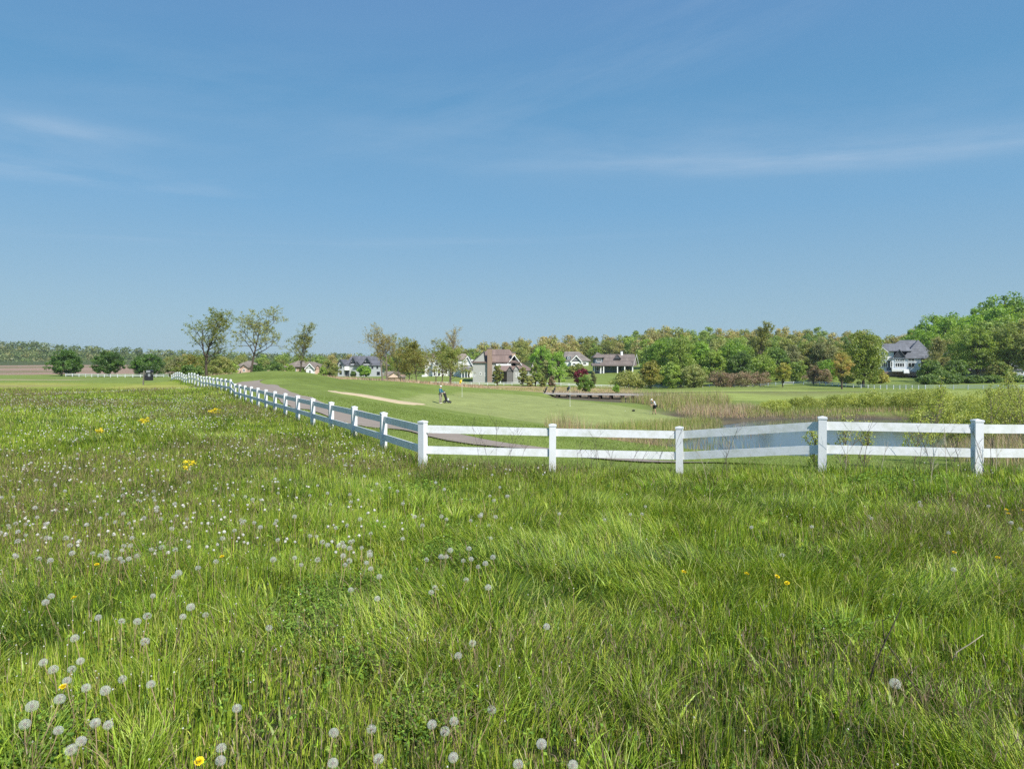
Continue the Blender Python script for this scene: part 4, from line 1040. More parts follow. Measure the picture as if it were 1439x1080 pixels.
# low brick and tan houses behind the crest
r_tanb = shingle('tan_brown_shingles', (.215, .18, .15)); pinkb = plain('pink_brick', (.52, .36, .28), .9, .15, 4, .1)
H = House('low_tan_house', 425, 528, 232, 'low house with several tan gables and a white front behind the crest')
H.wall(398, 449, 1, 10, 530, 515, brick_tan); H.roof(398, 428, 1, 10, 515.3, 506.2, r_tanb, hip=(4, 2.5), over=.5, wall=brick_tan)
H.roof(416, 449, 1, 10, 515.3, 508, r_tanb, hip=(2, 4), over=.5)
H.wall(432, 443, -1.5, 1, 530, 517, s_white); H.roof(432, 443, -1.5, 5, 517.3, 510.5, r_tanb, axis='y', over=.45, wall=s_white); H.rake(430.4, 444.6, -2.0, 517.8, 510.2, .35)
H.win(436, 439, 519.5, 526, -1.5); H.wall(443, 451, 0, 3, 530, 517.5, pinkb); H.roof(443, 451, 0, 6, 517.6, 512, r_tanb, axis='y', over=.3, wall=pinkb)
H.win(403, 406, 517, 523, 1); H.win(412, 415, 517, 523, 1)
H = House('low_brick_house', 345, 524, 232, 'low brick house with a brown roof beside the leaning tree')
H.wall(331, 352, 1, 9, 527, 513.5, pinkb); H.roof(331, 352, 1, 9, 514, 507, r_tanb, hip=(2.5, 2), over=.5)
H.wall(341, 350, -1.5, 1, 527, 516, pinkb); H.roof(341, 350, -1.5, 4, 516, 511.5, r_tanb, axis='y', over=.4, wall=pinkb)
H.win(332.5, 335.5, 515.5, 519.5, 1); H.win(343.8, 347, 518, 522, -1.5)
H = House('garden_shed', 554, 534, 196, 'small low building with a pale pink gable among tan grass')
H.wall(543, 565, 0, 6, 537, 526.5, pinkb); H.roof(540, 555, .5, 6, 527, 521.4, r_tanb, over=.3, wall=pinkb)
H.roof(544.5, 565.5, -1, 5, 529.5, 522, r_tanb, axis='y', over=.3, wall=plain('pale_pink_stucco', (.66, .50, .40), .9))
# white gabled house on the rise
r_gb = shingle('grey_brown_shingles', (.21, .185, .165)); s_blue = siding('blue_grey_siding', (.115, .15, .175))
H = House('gabled_house', 812, 515, 305, 'white house with grey brown roof and trimmed gable, left of the lakeside house')
H.wall(793, 827, 0, 10, 518, 506, s_white); H.roof(793, 829, 0, 10, 506.5, 493.6, r_gb, hip=(1, 5), over=.5)
H.wall(802, 816, -2, 0, 518, 507, s_white); H.roof(802, 816, -2, 5, 507.5, 499.2, r_gb, axis='y', over=.45, wall=siding('grey_shakes', (.22, .22, .23))); H.rake(800.4, 817.6, -2.5, 508, 498.9, .5)
H.win(797.5, 800, 501.5, 504.3, -.2); H.box('dormer', 796.5, 802, -.1, 3, 500.5, 505.5, s_blue)
H.win(804, 808.5, 510, 513, -2); H.win(810, 814, 510, 513, -2); H.win(819, 824, 509, 512, 0)
# grey lakeside house
r_lake = shingle('rose_brown_shingles', (.175, .145, .13))
H = House('lakeside_house', 864, 524.5, 262, 'dark blue grey house with brown roof, white porch posts and chimney above the lawn')
H.wall(847, 891, 1.5, 9, 527, 512.5, s_blue); H.roof(844.5, 893, -1.2, 9, 513.2, 497.2, r_lake, over=.35, wall=s_blue, hip=(0, 0))
H.wall(836, 847, 0, 7, 527, 501.5, s_blue); H.roof(835, 848.5, -.2, 7, 501.7, 495.4, r_lake, hip=(2.0, 1.9), over=.45)
H.roof(831.5, 845, -3, 0.2, 513.2, 510.2, r_lake, over=.25, ridge_at=.93)
H.win(838.5, 845, 502.8, 508.6, 0, None, 3); H.win(837.5, 842, 514.5, 521, 0)
H.chimney(874.3, 877.3, 3.3, 493.3, 500, trim_w, 1)
H.roof(864, 872.5, .4, 4, 503.5, 497.9, r_lake, axis='y', over=.2, wall=dkt)
H.rake(889, 897, -1.7, 513.5, 497.4, .4, xm=893.5)
for xx in (834, 843, 847, 866.4, 876.5, 887.5): H.box('porch_post', xx, xx + 1.4, -1.3, -.95, 513.5, 527, trim_w)
H.box('porch_deck', 833, 890, -1.6, 1.5, 524.5, 527, stone_grey); H.win(868.5, 874, 515.5, 522.5, 1.5, dkt); H.win(879, 885, 515.5, 522.5, 1.5, dkt, 2)
# pale mansion on the right
r_pb = shingle('pale_blue_grey_shingles', (.165, .17, .185)); s_pw = siding('pale_blue_white_siding', (.60, .64, .68))
H = House('pale_mansion', 1270, 524, 228, 'large pale mansion with steep blue grey roofs, tall windows and a white deck', rz=math.radians(-26)); H.root.scale = (1.10, 1, 1)
H.wall(1241, 1290, 1, 13, 528, 504, s_pw); H.roof(1236, 1308, .8, 13, 504.2, 477, r_pb, hip=(8, 6), over=.5)
H.wall(1270, 1288, -3.2, 2, 528, 502, s_pw)
H.roof(1270, 1303, -3.2, 8, 503, 477.4, r_pb, axis='y', over=.4, hip=(5.5, 3), ridge_at=.5)
H.wall(1288, 1330, 2, 10, 528, 508, s_cream); H.roof(1300, 1334, 1.5, 10, 508, 484, r_pb, hip=(3, 3.6), over=.4)
H.wall(1241.5, 1250.5, -1.8, 3, 528, 492.5, s_pw); H.roof(1246, 1277, -1.9, 6, 492.8, 482.3, r_pb, over=.3, wall=s_pw, hip=(0, 1.5))
H.roof(1240.5, 1251.5, -2.0, 5, 493.8, 488.0, r_pb, axis='y', over=.3, wall=s_pw); H.rake(1239.5, 1252.5, -2.4, 494.2, 487.8, .3)
H.wall(1250.5, 1258.5, -1.4, 1, 506.5, 494, trim_w, 'white_panel')
H.roof(1259, 1270, -3.4, 1, 501.3, 490.7, r_pb, axis='y', over=.3, wall=dkt)
H.wall(1256, 1270, -3.2, 1, 528, 502, s_pw); H.roof(1255, 1271, -3.3, .9, 503.3, 500.6, r_pb, over=.15, ridge_at=.9)
for x0, x1, z0, z1, y, m_ in ((1244, 1248.5, 497, 503.5, -1.8, 2), (1244, 1251.5, 508.5, 516, -1.9, 3), (1254.5, 1257, 507.5, 516, -3.25, 1), (1259.5, 1270, 504.5, 507.6, -3.25, 4), (1259.5, 1270, 509.5, 515.5, -3.25, 4),
                              (1273.5, 1281.5, 503.6, 507.4, -3.25, 2), (1273.5, 1281.5, 509.2, 516.2, -3.25, 2), (1285, 1287.4, 510, 516, -3.25, 1), (1241.5, 1243.3, 510, 513, -1.85, 1)): H.win(x0, x1, z0, z1, y, None, m_)
H.wall(1247, 1286, -1.9, -1.75, 522, 520.5, trim_w, 'deck_band')
H.box('deck', 1255.5, 1274, -7.0, -3.2, 518.5, 521.5, trim_w); H.box('foundation', 1248, 1288, -3.6, -1, 522, 528, brick_brown)
m = MB()
for k in range(5): m.box(H.X(1268), H.X(1274), -7.2 - .35 * k, -6.9 - .35 * k, H.Z(524), H.Z(519.2 + .9 * k))
m.build('deck_steps', trim_w, H.root)
# pieces of houses seen through the trunks on the far right
H = House('screened_house', 1360, 531, 214, 'white house half hidden behind the tall trees right of the mansion')
H.wall(1345, 1378, 0, 9, 533, 515, s_white); H.roof(1345, 1378, 0, 9, 515.3, 505, r_tanb, over=.5, hip=(3, 3))
for x0, x1 in ((1348, 1350.5), (1354, 1356.5), (1361, 1363.5), (1370, 1373)): H.win(x0, x1, 518.5, 526, 0)
H = House('screened_house', 1398, 531, 208, 'tan house with a brown roof behind the dark thicket on the far side')
H.wall(1384, 1413, 0, 8, 533, 521, s_cream); H.roof(1382, 1415, 0, 8, 521.3, 512, r_tanb, over=.6, hip=(3, 3)); H.win(1389, 1394, 523.5, 528.5, 0); H.win(1402, 1407, 523.5, 528.5, 0)
H = House('screened_house', 1430, 530, 204, 'grey blue house end at the right edge behind trees')
H.wall(1417, 1450, 0, 8, 533, 519, siding('grey_blue_siding', (.34, .37, .42))); H.roof(1417, 1450, 0, 8, 519.3, 508, r_grey, over=.5, hip=(2, 2)); H.win(1422, 1425, 521.5, 526, 0); H.win(1434, 1438, 521.5, 526, 0)
# ------------------------------------------------------------------ grasses and herbs (nobody could count these)
BLADE = leafy('grass_blades', trans=.24, gloss=.022, rough=.45)
def blades(x, y, z, h, w, bend, baz, col, rg, seg=3, taper=1.0, tipcol=None):
    """one blade per row: root position, length, width, bend (0..1), bend azimuth, colour"""
    n = len(x); us = np.linspace(0, 1, seg + 1); faz = baz + math.pi / 2 + rg.normal(size=n) * .8
    dx, dy = np.cos(baz), np.sin(baz); wx, wy = np.cos(faz), np.sin(faz)
    lv = []
    for u in us:
        off = bend * h * (u ** 1.9) * .95; zz = h * u * (1 - .35 * bend * u * u) ; ww = w * (1 - u ** 1.6 * taper) * .5
        cx, cy, cz = x + dx * off, y + dy * off, z + zz
        if u < 1 or taper < 1:
            lv.append(np.stack([cx - wx * ww, cy - wy * ww, cz], -1)); lv.append(np.stack([cx + wx * ww, cy + wy * ww, cz], -1))
        else: lv.append(np.stack([cx, cy, cz], -1))
    V = np.stack(lv, 1); k = V.shape[1]
    tri = []
    for i in range(seg):
        a = 2 * i
        if i < seg - 1 or taper < 1: tri += [(a, a + 1, a + 3), (a, a + 3, a + 2)]
        else: tri += [(a, a + 1, a + 2)]
    F = (np.array(tri)[None] + (np.arange(n) * k)[:, None, None]).reshape(-1, 3)
    c = np.repeat(col[:, None, :], k, 1)
    return V.reshape(-1, 3), F, c.reshape(-1, 3)
def join(parts):
    V = []; F = []; C = []; o = 0
    for v, f, c_ in parts:
        V.append(v); F.append(f + o); C.append(c_); o += len(v)
    return np.vstack(V), np.vstack(F), np.vstack(C)
def pal(rg, n, P, w=None, v=.16):
    P = np.array(P); i = rg.choice(len(P), n, p=w)
    return np.clip(P[i] * (1 + rg.normal(size=(n, 1)) * v) * (1 + rg.normal(size=(n, 3)) * .05), .004, .9)
fine = fnoise
def scatter(rg, d0, d1, dens, px0=-40, px1=1480, region=None, margin=.15):
    """random points between two distances inside the view wedge (a little wider), density in 1/m2 (number or function of distance)"""
    a0, a1 = (px0 - CX) / FPX, (px1 - CX) / FPX
    pad = 3.2                              # metres of extra growth either side of the view
    area = (a1 - a0) * (d1 * d1 - d0 * d0) / 2 + 2 * pad * (d1 - d0)
    dm = dens if not callable(dens) else dens(d0)
    n = int(area * dm)
    d = d0 + (d1 - d0) * rg.random(int(n * 2.2)); wd = (a1 - a0) * d + 2 * pad; d = d[rg.random(len(d)) < wd / ((a1 - a0) * d1 + 2 * pad)]
    if len(d) > n: d = d[:n]
    x = a0 * d - pad + ((a1 - a0) * d + 2 * pad) * rg.random(len(d)); a = x / d; n = len(d)
    if callable(dens):
        k = rg.random(n) < np.vectorize(dens)(d) / dm if False else rg.random(n) < dens(d) / dm
        d, a = d[k], a[k]
    x, y = a * d, d
    if region is not None:
        k = in_poly(x, y, region) > margin; x, y = x[k], y[k]
    return x, y
CLOVER = [hit(px_, py_)[:2] + (r_,) for px_, py_, r_ in ((340, 960, .30), (15, 1075, .32), (430, 900, .42), (505, 960, .38), (600, 1020, .30), (470, 850, .5), (205, 800, .4), (120, 720, .8), (650, 780, .5), (1300, 690, .8), (1180, 900, .25), (560, 700, .8))]
# world scale patches shared by all meadow layers
def f_clover(x, y):
    c_ = fine(x, y, .8, 51); g_ = np.zeros(np.shape(x))
    for cx_, cy_, r_ in CLOVER: g_ = np.maximum(g_, np.exp(-((x - cx_) ** 2 + ((y - cy_) * .8) ** 2) / r_ ** 2))
    return np.clip((c_ * .7 + g_ * .42 - .52) / .22, 0, 1)
def f_brown(x, y):                        # purple brown seed heads stand in drifts
    b = fine(x * .45, y * .8, 2.4, 61)
    far = np.clip((y - 20) / 20, 0, 1) * .10
    return np.clip((b + far - .48) / .22, 0, 1)
def f_lush(x, y):                         # long bright tussocks, mostly to the right
    l = fine(x, y, 1.6, 71); r_ = np.clip((x * 1.0 + 1.0) / 3.0, 0, 1) * np.clip((14 - y) / 6, .3, 1)
    return np.clip((l - .52 + .16 * r_ - .06) / .15, 0, 1)
G_MAIN = [(.262, .372, .030), (.32, .435, .036), (.195, .30, .028), (.37, .45, .06), (.115, .195, .024)]
G_YEL = [(.42, .45, .09), (.38, .43, .08), (.45, .45, .16)]
G_DEEP = [(.085, .145, .022), (.065, .12, .02), (.11, .17, .028)]
G_BROWN = [(.21, .145, .085), (.18, .13, .07), (.26, .19, .11), (.16, .13, .06)]
G_DRY = [(.42, .34, .19), (.50, .42, .26), (.36, .27, .16)]
def meadow(name, label, d0, d1, dens, wmul, seed, seg, reg=MEADOW):
    rg = np.random.default_rng(seed); x, y = scatter(rg, d0, d1, dens, region=reg)
    n = len(x); d = np.hypot(x, y); cl_ = f_clover(x, y); br = f_brown(x, y); lu = f_lush(x, y); tone = fine(x, y, .9, 81); big = fine(x, y, 5.0, 83); micro = vnoise(x, y, .22, 85)
    k = rg.random(n) > cl_ * .45
    x, y, d, cl_, br, lu, tone, big, micro = (q[k] for q in (x, y, d, cl_, br, lu, tone, big, micro)); n = len(x); z = terrain(x, y)
    mid = vnoise(x, y, .55, 87); h = (.11 + .13 * rg.random(n) ** 1.3) * (.22 + 1.1 * micro) * (.40 + 1.0 * mid) * (.7 + .6 * tone) + lu * .15 * rg.random(n)
    h *= np.where(y > 30, .85, 1.0)
    bend = np.clip(.08 + rg.random(n) ** 2.6 * .75 + lu * .3, 0, 1.1)
    baz = np.where(rg.random(n) < .45 + .3 * lu, fine(x, y, 1.1, 91) * 9.0 + rg.normal(size=n) * .5, rg.random(n) * 6.283)
    col = pal(rg, n, G_MAIN)
    m = rg.random(n); yel = m < (.10 + .16 * np.clip((tone - .45) * 4, 0, 1)); col[yel] = pal(rg, int(yel.sum()), G_YEL)
    dp = (rg.random(n) < .18 + .5 * np.clip((.50 - tone) * 4, 0, 1)); col[dp] = pal(rg, int(dp.sum()), G_DEEP)
    dr = rg.random(n) < .018; col[dr] = pal(rg, int(dr.sum()), G_DRY)
    col *= (.82 + .4 * big)[:, None]
    w = (.0034 + .0036 * rg.random(n)) * wmul(d)
    parts = [blades(x, y, z, h, w, bend, baz, col, rg, seg)]
    # seed stalks
    ns = int(n * .075); i = rg.choice(n, ns * 3); i = i[rg.random(len(i)) < (.06 + .94 * br[i])][:ns]
    i = i[rg.random(len(i)) < np.where(d[i] < 9, .30, .5)]; m_ = len(i); hs_ = h[i] * .6 + .17 + .10 * rg.random(m_); c_ = pal(rg, m_, G_BROWN); jx = x[i] + rg.normal(size=m_) * .03; jy = y[i] + rg.normal(size=m_) * .03
    sb = .1 + rg.random(m_) * .35; sa = rg.random(m_) * 6.283
    parts.append(blades(jx, jy, z[i], hs_, .0016 * wmul(d[i]), sb, sa, c_ * .8 + np.array([.03, .05, .0]), rg, 2, taper=.3))
    for q in range(3):                    # panicle tufts along the top of the stalk
        u = .72 + .12 * q; off = sb * hs_ * u ** 1.9 * .95
        px_, py_ = jx + np.cos(sa) * off, jy + np.sin(sa) * off; pz = z[i] + hs_ * u * (1 - .35 * sb * u * u)
        parts.append(blades(px_, py_, pz, hs_ * .17, .0034 * wmul(d[i]) ** .8 * (1.15 - .2 * q), sb * 2 + .3, sa + rg.normal(size=m_) * 1.2, c_, rg, 2))
    V, F, C = join(parts)
    o = obj(name, np_mesh(name, V, F, BLADE, C)); tag(o, label, kind='stuff'); return n
print('blades', meadow('meadow_grass', 'near meadow grass with brown seed stalks', 1.0, 6.2, 5000, lambda d: 1.12 + 0 * d, 1, 4),
      meadow('meadow_grass', 'meadow grass up to the white fence', 6.2, 16, lambda d: 4600 * (6.2 / d) ** 1.5, lambda d: np.maximum(1, d / 6.2) ** .75, 2, 3),
      meadow('meadow_grass', 'meadow grass along the far part of the white fence', 16, 58, lambda d: 1250 * (16 / d) ** 1.7, lambda d: np.maximum(1, d / 6.2) ** .85, 3, 2))
# clover and low herb leaves
def herbs(name, label, d0, d1, dens, size, seed):
    rg = np.random.default_rng(seed); x, y = scatter(rg, d0, d1, dens, region=MEADOW); cl_ = f_clover(x, y)
    k = rg.random(len(x)) < cl_ + .045; x, y, cl_ = x[k], y[k], cl_[k]; n = len(x)
    z = terrain(x, y) + .05 + rg.random(n) * .13 * (.6 + .5 * fine(x, y, .35, 93)); P = np.stack([x, y, z], -1)
    parts = []
    for q in range(3):
        a = rg.random(n) * 6.283 + q * 2.09; r_ = size * (.6 + .6 * rg.random(n)); o_ = np.stack([np.cos(a), np.sin(a), rg.normal(size=n) * .35], -1)
        o_ /= np.linalg.norm(o_, axis=1)[:, None]; s_ = np.stack([-np.sin(a), np.cos(a), rg.normal(size=n) * .3], -1)
        A = P + o_ * r_[:, None] * .1; B = P + o_ * r_[:, None] * .65 + s_ * r_[:, None] * .42; C_ = P + o_ * r_[:, None] * 1.15; D = P + o_ * r_[:, None] * .65 - s_ * r_[:, None] * .42
        V = np.stack([A, B, C_, D], 1).reshape(-1, 3); i = np.arange(n)[:, None] * 4; F = np.vstack([i + [0, 1, 2], i + [0, 2, 3]])
        c_ = np.repeat(pal(rg, n, [(.17, .28, .035), (.13, .23, .035), (.24, .35, .05), (.09, .165, .025)]), 4, 0)
        parts.append((V, F, c_))
    V, F, C = join(parts); o = obj(name, np_mesh(name, V, F, BLADE, C)); tag(o, label, kind='stuff'); return n
print('herbs', herbs('clover', 'low clover and herb leaves between the near grass', 1.0, 6.5, 3400, .017, 11), herbs('clover', 'low clover and herb leaves further up the meadow', 6.5, 16, 700, .030, 12))
# broad dandelion leaves standing between the blades
rg = np.random.default_rng(17)
x, y = scatter(rg, 1.2, 9, lambda d: 20 * (1.9 / d) ** .8, px1=1100, region=MEADOW); n0 = len(x); rep = 5
x = np.repeat(x, rep) + rg.normal(size=n0 * rep) * .035; y = np.repeat(y, rep) + rg.normal(size=n0 * rep) * .035; n = len(x)
parts = [blades(x, y, terrain(x, y), .12 + .12 * rg.random(n), (.014 + .010 * rg.random(n)), .25 + .6 * rg.random(n), rg.random(n) * 6.283, pal(rg, n, [(.26, .36, .035), (.33, .42, .05), (.20, .29, .035)]), rg, 4)]
V, F, C = join(parts); o = obj('broad_leaves', np_mesh('broad_leaves', V, F, BLADE, C)); tag(o, 'broad yellow green dandelion leaves scattered among the near grass', kind='stuff')
# tussocks of long drooping grass
rg = np.random.default_rng(19)
x, y = scatter(rg, 2.2, 11, lambda d: 2.8 * (2.2 / d) ** .25, px0=600, region=MEADOW); n0 = len(x); rep = 110
cx_, cy_ = np.repeat(x, rep), np.repeat(y, rep); sz = np.repeat(.6 + .7 * rg.random(n0), rep); n = len(cx_)
a = rg.random(n) * 6.283; rr_ = .09 * sz * np.sqrt(rg.random(n)); X_, Y_ = cx_ + np.cos(a) * rr_, cy_ + np.sin(a) * rr_
tcol = np.repeat(pal(rg, n0, [(.27, .38, .035), (.22, .32, .032), (.34, .43, .06)]), rep, 0) * (.8 + .4 * rg.random((n, 1)))
dry_ = rg.random(n) < .07; tcol[dry_] = pal(rg, int(dry_.sum()), G_DRY)
V, F, C = blades(X_, Y_, terrain(X_, Y_), (.15 + .12 * rg.random(n)) * sz, (.0035 + .003 * rg.random(n)) * np.maximum(1, Y_ / 6) ** .6, .35 + .6 * rg.random(n), a + rg.normal(size=n) * .5, tcol, rg, 5)
o = obj('grass_tussocks', np_mesh('grass_tussocks', V, F, BLADE, C)); tag(o, 'long drooping bright green grass tufts on the open side of the meadow', kind='stuff')
# taller uncut grass at the foot of the near fence
rg = np.random.default_rng(23); pts = []
for a_, b_ in zip(FENCE[:-1], FENCE[1:]):
    d_ = math.hypot(*a_); m_ = int(2000 * min(1, 12 / d_) ** 1.1); u = rg.random(m_); nx, ny = -(b_[1] - a_[1]), b_[0] - a_[0]; L_ = math.hypot(nx, ny)
    o_ = rg.normal(size=m_) * .28; pts.append(np.stack([a_[0] + (b_[0] - a_[0]) * u + nx / L_ * o_, a_[1] + (b_[1] - a_[1]) * u + ny / L_ * o_], -1))
P_ = np.vstack(pts); x, y = P_[:, 0], P_[:, 1]; n = len(x); ft = fine(x, y, .7, 95)
col = pal(rg, n, G_MAIN + G_DEEP); br = rg.random(n) < .12; col[br] = pal(rg, int(br.sum()), G_BROWN)
V, F, C = blades(x, y, terrain(x, y), (.10 + .24 * rg.random(n)) * (.45 + ft), (.004 + .002 * rg.random(n)) * np.maximum(1, y / 8) ** .8, .2 + .6 * rg.random(n), rg.random(n) * 6.283, col, rg, 3)
o = obj('fence_line_grass', np_mesh('fence_line_grass', V, F, BLADE, C)); tag(o, 'taller uncut grass along the foot of the near white fence', kind='stuff')
# short turf of the golf course nearest the fence
rg = np.random.default_rng(29); x, y = scatter(rg, 13, 46, lambda d: 650 * (13 / d) ** 1.6, px0=380)
pa = np.array(PATH); dm = np.full(len(x), 99.)
for a_, b_ in zip(PATH[:-1], PATH[1:]):
    a_ = np.array(a_); d_ = np.array(b_) - a_; t_ = np.clip(((x - a_[0]) * d_[0] + (y - a_[1]) * d_[1]) / (d_ @ d_), 0, 1); dm = np.minimum(dm, np.hypot(x - a_[0] - t_ * d_[0], y - a_[1] - t_ * d_[1]))
k = (in_poly(x, y, MEADOW) < -.1) & (dm > 1.2) & (in_poly(x, y, POND) < 0); x, y, dm = x[k], y[k], dm[k]; n = len(x)
edge = np.clip(1.6 - dm, 0, .5)
V, F, C = blades(x, y, terrain(x, y) - .005, (.035 + .04 * rg.random(n)) * (1 + edge), .006 * np.maximum(1, y / 12), .3 + .5 * rg.random(n), rg.random(n) * 6.283, pal(rg, n, [(.16, .225, .04), (.18, .25, .045), (.21, .265, .06)], v=.1), rg, 2)
o = obj('turf', np_mesh('turf', V, F, BLADE, C)); tag(o, 'short turf between the fence and the pond', kind='stuff')

# ------------------------------------------------------------------ reeds and waterside growth
def reeds(name, label, poly, dens, hgt, P, seed, w=.012, weights=None, bend=.25, lod=1.0, avoid=None, edge=1.5, wet=True):
    rg = np.random.default_rng(seed); pp = np.array(poly); mn, mx_ = pp.min(0), pp.max(0)
    n = int((mx_[0] - mn[0]) * (mx_[1] - mn[1]) * dens); x = mn[0] + (mx_[0] - mn[0]) * rg.random(n); y = mn[1] + (mx_[1] - mn[1]) * rg.random(n)
    s_ = in_poly(x, y, poly) + (fine(x, y, 2.5, seed) - .5) * edge * 2; k = s_ > 0
    if avoid is not None: k &= in_poly(x, y, avoid) < -.3
    x, y, s_ = x[k], y[k], s_[k]; n = len(x)
    z = np.maximum(terrain(x, y), WL - .1) - .03; h = hgt * (.55 + .6 * rg.random(n)) * (.45 + .55 * np.clip(s_ / edge, 0, 1)) * (.75 + .5 * fine(x, y, 1.8, seed + 3))
    pn = fine(x, y, 4.0, seed + 7)[:, None]; col = pal(rg, n, P, weights) * (.8 + .4 * pn)
    V, F, C = blades(x, y, z, h, w * (1 + .6 * rg.random(n)) * lod, bend * (.4 + 1.2 * rg.random(n)), rg.random(n) * 6.283, col, rg, 3)
    o = obj(name, np_mesh(name, V, F, BLADE, C)); tag(o, label, kind='stuff'); return n
TAN = [(.46, .345, .195), (.52, .40, .235), (.40, .29, .17), (.36, .25, .17)]
GRN = [(.28, .33, .075), (.22, .28, .06), (.33, .35, .11)]
PINK = [(.50, .38, .28), (.42, .31, .22), (.56, .44, .32)]
reeds('reeds', 'tan reeds between the near slope and the putting green', PD((765, 45), (850, 47), (905, 50), (935, 48), (930, 40), (880, 38.5), (820, 39), (785, 41)), 60, 1.55, TAN + GRN[:1], 31, w=.013)
reeds('reeds', 'green reeds and sedge along the near edge of the putting green', PD((830, 52), (900, 57), (960, 62), (1010, 66), (1030, 60), (985, 53), (950, 48), (880, 47)), 55, .95, GRN + GRN + TAN[:2], 32, w=.014)
reeds('reeds', 'mixed reeds on the left bank of the pond', PD((925, 40), (960, 46), (1000, 55), (1040, 62), (1110, 66), (1090, 60), (1020, 50), (975, 44), (960, 38), (900, 35)), 14, .9, GRN + TAN, 33, w=.014, edge=2.5)
reeds('reeds', 'tall green reeds between the wooden footbridge and the standing golfer', PD((872, 96), (905, 98), (950, 100), (990, 101), (1020, 94), (1025, 84), (975, 78), (945, 76), (925, 80), (890, 88)), 26, 2.0, GRN + GRN + TAN, 34, w=.022)
reeds('reeds', 'pinkish brown reeds along the far pond bank', PD((950, 78), (985, 82), (1060, 80), (1085, 76), (1080, 72), (1030, 69), (990, 70), (955, 73)), 34, 1.25, PINK + TAN + TAN + GRN, 35, w=.02)
reeds('reeds', 'yellow green waterside growth along the far bank of the pond', PD((1030, 78), (1100, 80), (1200, 81), (1330, 79), (1460, 76), (1500, 68), (1440, 62), (1370, 63), (1330, 69.5), (1200, 71.3), (1100, 70.3), (1040, 68)), 34, 1.0, GRN + [(.30, .33, .08), (.22, .28, .06)], 36, w=.022)
reeds('reeds', 'straw coloured stalks along the far waterline', PD((1010, 73), (1100, 74), (1200, 74.5), (1330, 72.5), (1350, 69.5), (1200, 70.8), (1100, 69.8), (1040, 67.5)), 26, .6, TAN + TAN + PINK, 37, w=.02, edge=.8)
reeds('reeds', 'brown stalks and weeds on the near right bank of the pond', PD((1310, 42), (1360, 50), (1440, 52), (1520, 50), (1520, 26), (1430, 24), (1340, 28), (1300, 34)), 42, 1.05, TAN + PINK + GRN, 38, w=.012)
reeds('reeds', 'thin stalks at the near waterline of the pond', PD((880, 36), (960, 37.5), (1100, 37), (1250, 38.5), (1310, 39), (1300, 33), (1100, 31), (960, 32), (890, 33)), 12, .85, TAN + GRN, 39, w=.011)
reeds('reeds', 'reddish marsh stalks under the footbridge', PD((765, 121), (860, 119), (930, 116), (930, 110.5), (840, 113), (770, 115)), 22, .8, PINK, 40, w=.03)
reeds('prairie_grass', 'tall tan prairie grass beyond the crest and in front of the houses', PD((440, 100), (470, 106), (520, 108), (570, 105), (600, 106), (660, 110), (700, 115), (700, 140), (640, 165), (560, 160), (480, 160), (430, 130)), 9, .8, TAN + PINK, 41, w=.035, edge=3)
reeds('prairie_grass', 'tan green grass strip between the green and the far white fence', PD((650, 112), (700, 116), (790, 126), (860, 132), (905, 138), (900, 160), (860, 170), (740, 165), (700, 150)), 5, .4, TAN + GRN + GRN, 42, w=.04, edge=3)
reeds('prairie_grass', 'tan grass field beside the oak trunk', PD((284, 112), (335, 112), (345, 150), (320, 190), (285, 190), (275, 150)), 7, 1.2, TAN, 43, w=.04, edge=3)
reeds('prairie_grass', 'brown grass fringe on top of the crest', PD((340, 84), (380, 86), (440, 86), (470, 90), (470, 94), (430, 92), (370, 90), (335, 88)), 14, .35, PINK + GRN, 44, w=.025, edge=1)
# ------------------------------------------------------------------ dandelions
FLUFF, t = mat_new('dandelion_fluff')
out = N(t, 'ShaderNodeOutputMaterial'); d1_ = N(t, 'ShaderNodeBsdfDiffuse'); d1_.inputs[0].default_value = (.92, .90, .84, 1); t1_ = N(t, 'ShaderNodeBsdfTranslucent'); t1_.inputs[0].default_value = (.92, .88, .80, 1)
m1_ = N(t, 'ShaderNodeMixShader'); m1_.inputs[0].default_value = .55; t.links.new(d1_.outputs[0], m1_.inputs[1]); t.links.new(t1_.outputs[0], m1_.inputs[2]); t.links.new(m1_.outputs[0], out.inputs[0])
m_core = plain('seed_core', (.15, .11, .075), .9, .3, 300)
m_stem = plain('flower_stem', (.30, .22, .12), .7, .35, 20)
m_yel = plain('yellow_petals', (.82, .64, .02), .6, .15, 60, .2)
m_twig = plain('dead_twig', (.09, .07, .055), .9, .3, 40)
m_twigp = plain('pale_dead_twig', (.42, .36, .27), .9, .25, 40)
def fib(n):
    i = np.arange(n) + .5; ph = np.arccos(1 - 2 * i / n); th = math.pi * (1 + 5 ** .5) * i
    return np.stack([np.cos(th) * np.sin(ph), np.sin(th) * np.sin(ph), np.cos(ph)], -1)
def puff_mesh(n, r, rays, cw_, seed, miss=0.0, up=-.75, width=.0009):
    rg = np.random.default_rng(seed); D = fib(n); D = D[D[:, 2] > up]; D = D[rg.random(len(D)) > miss]; V = []; F = []
    for dvec in D:
        dv = dvec * (1 + rg.normal() * .03); a = np.cross(dvec, [0.3, .2, 1.]); a /= np.linalg.norm(a); b = np.cross(dvec, a)
        k = len(V); V += [dv * r * .25, dv * r * .93 + a * .00025, dv * r * .93 - a * .00025]; F.append((k, k + 1, k + 2))
        p0 = rg.random() * 6.28
        for q in range(rays):
            th = p0 + q * 6.283 / rays; u = a * math.cos(th) + b * math.sin(th); w_ = -a * math.sin(th) + b * math.cos(th)
            k = len(V); V += [dv * r * .90, dv * r + u * cw_ + w_ * width, dv * r + u * cw_ - w_ * width]; F.append((k, k + 1, k + 2))
    return np_mesh('seed_head', np.array(V), np.array(F), FLUFF)
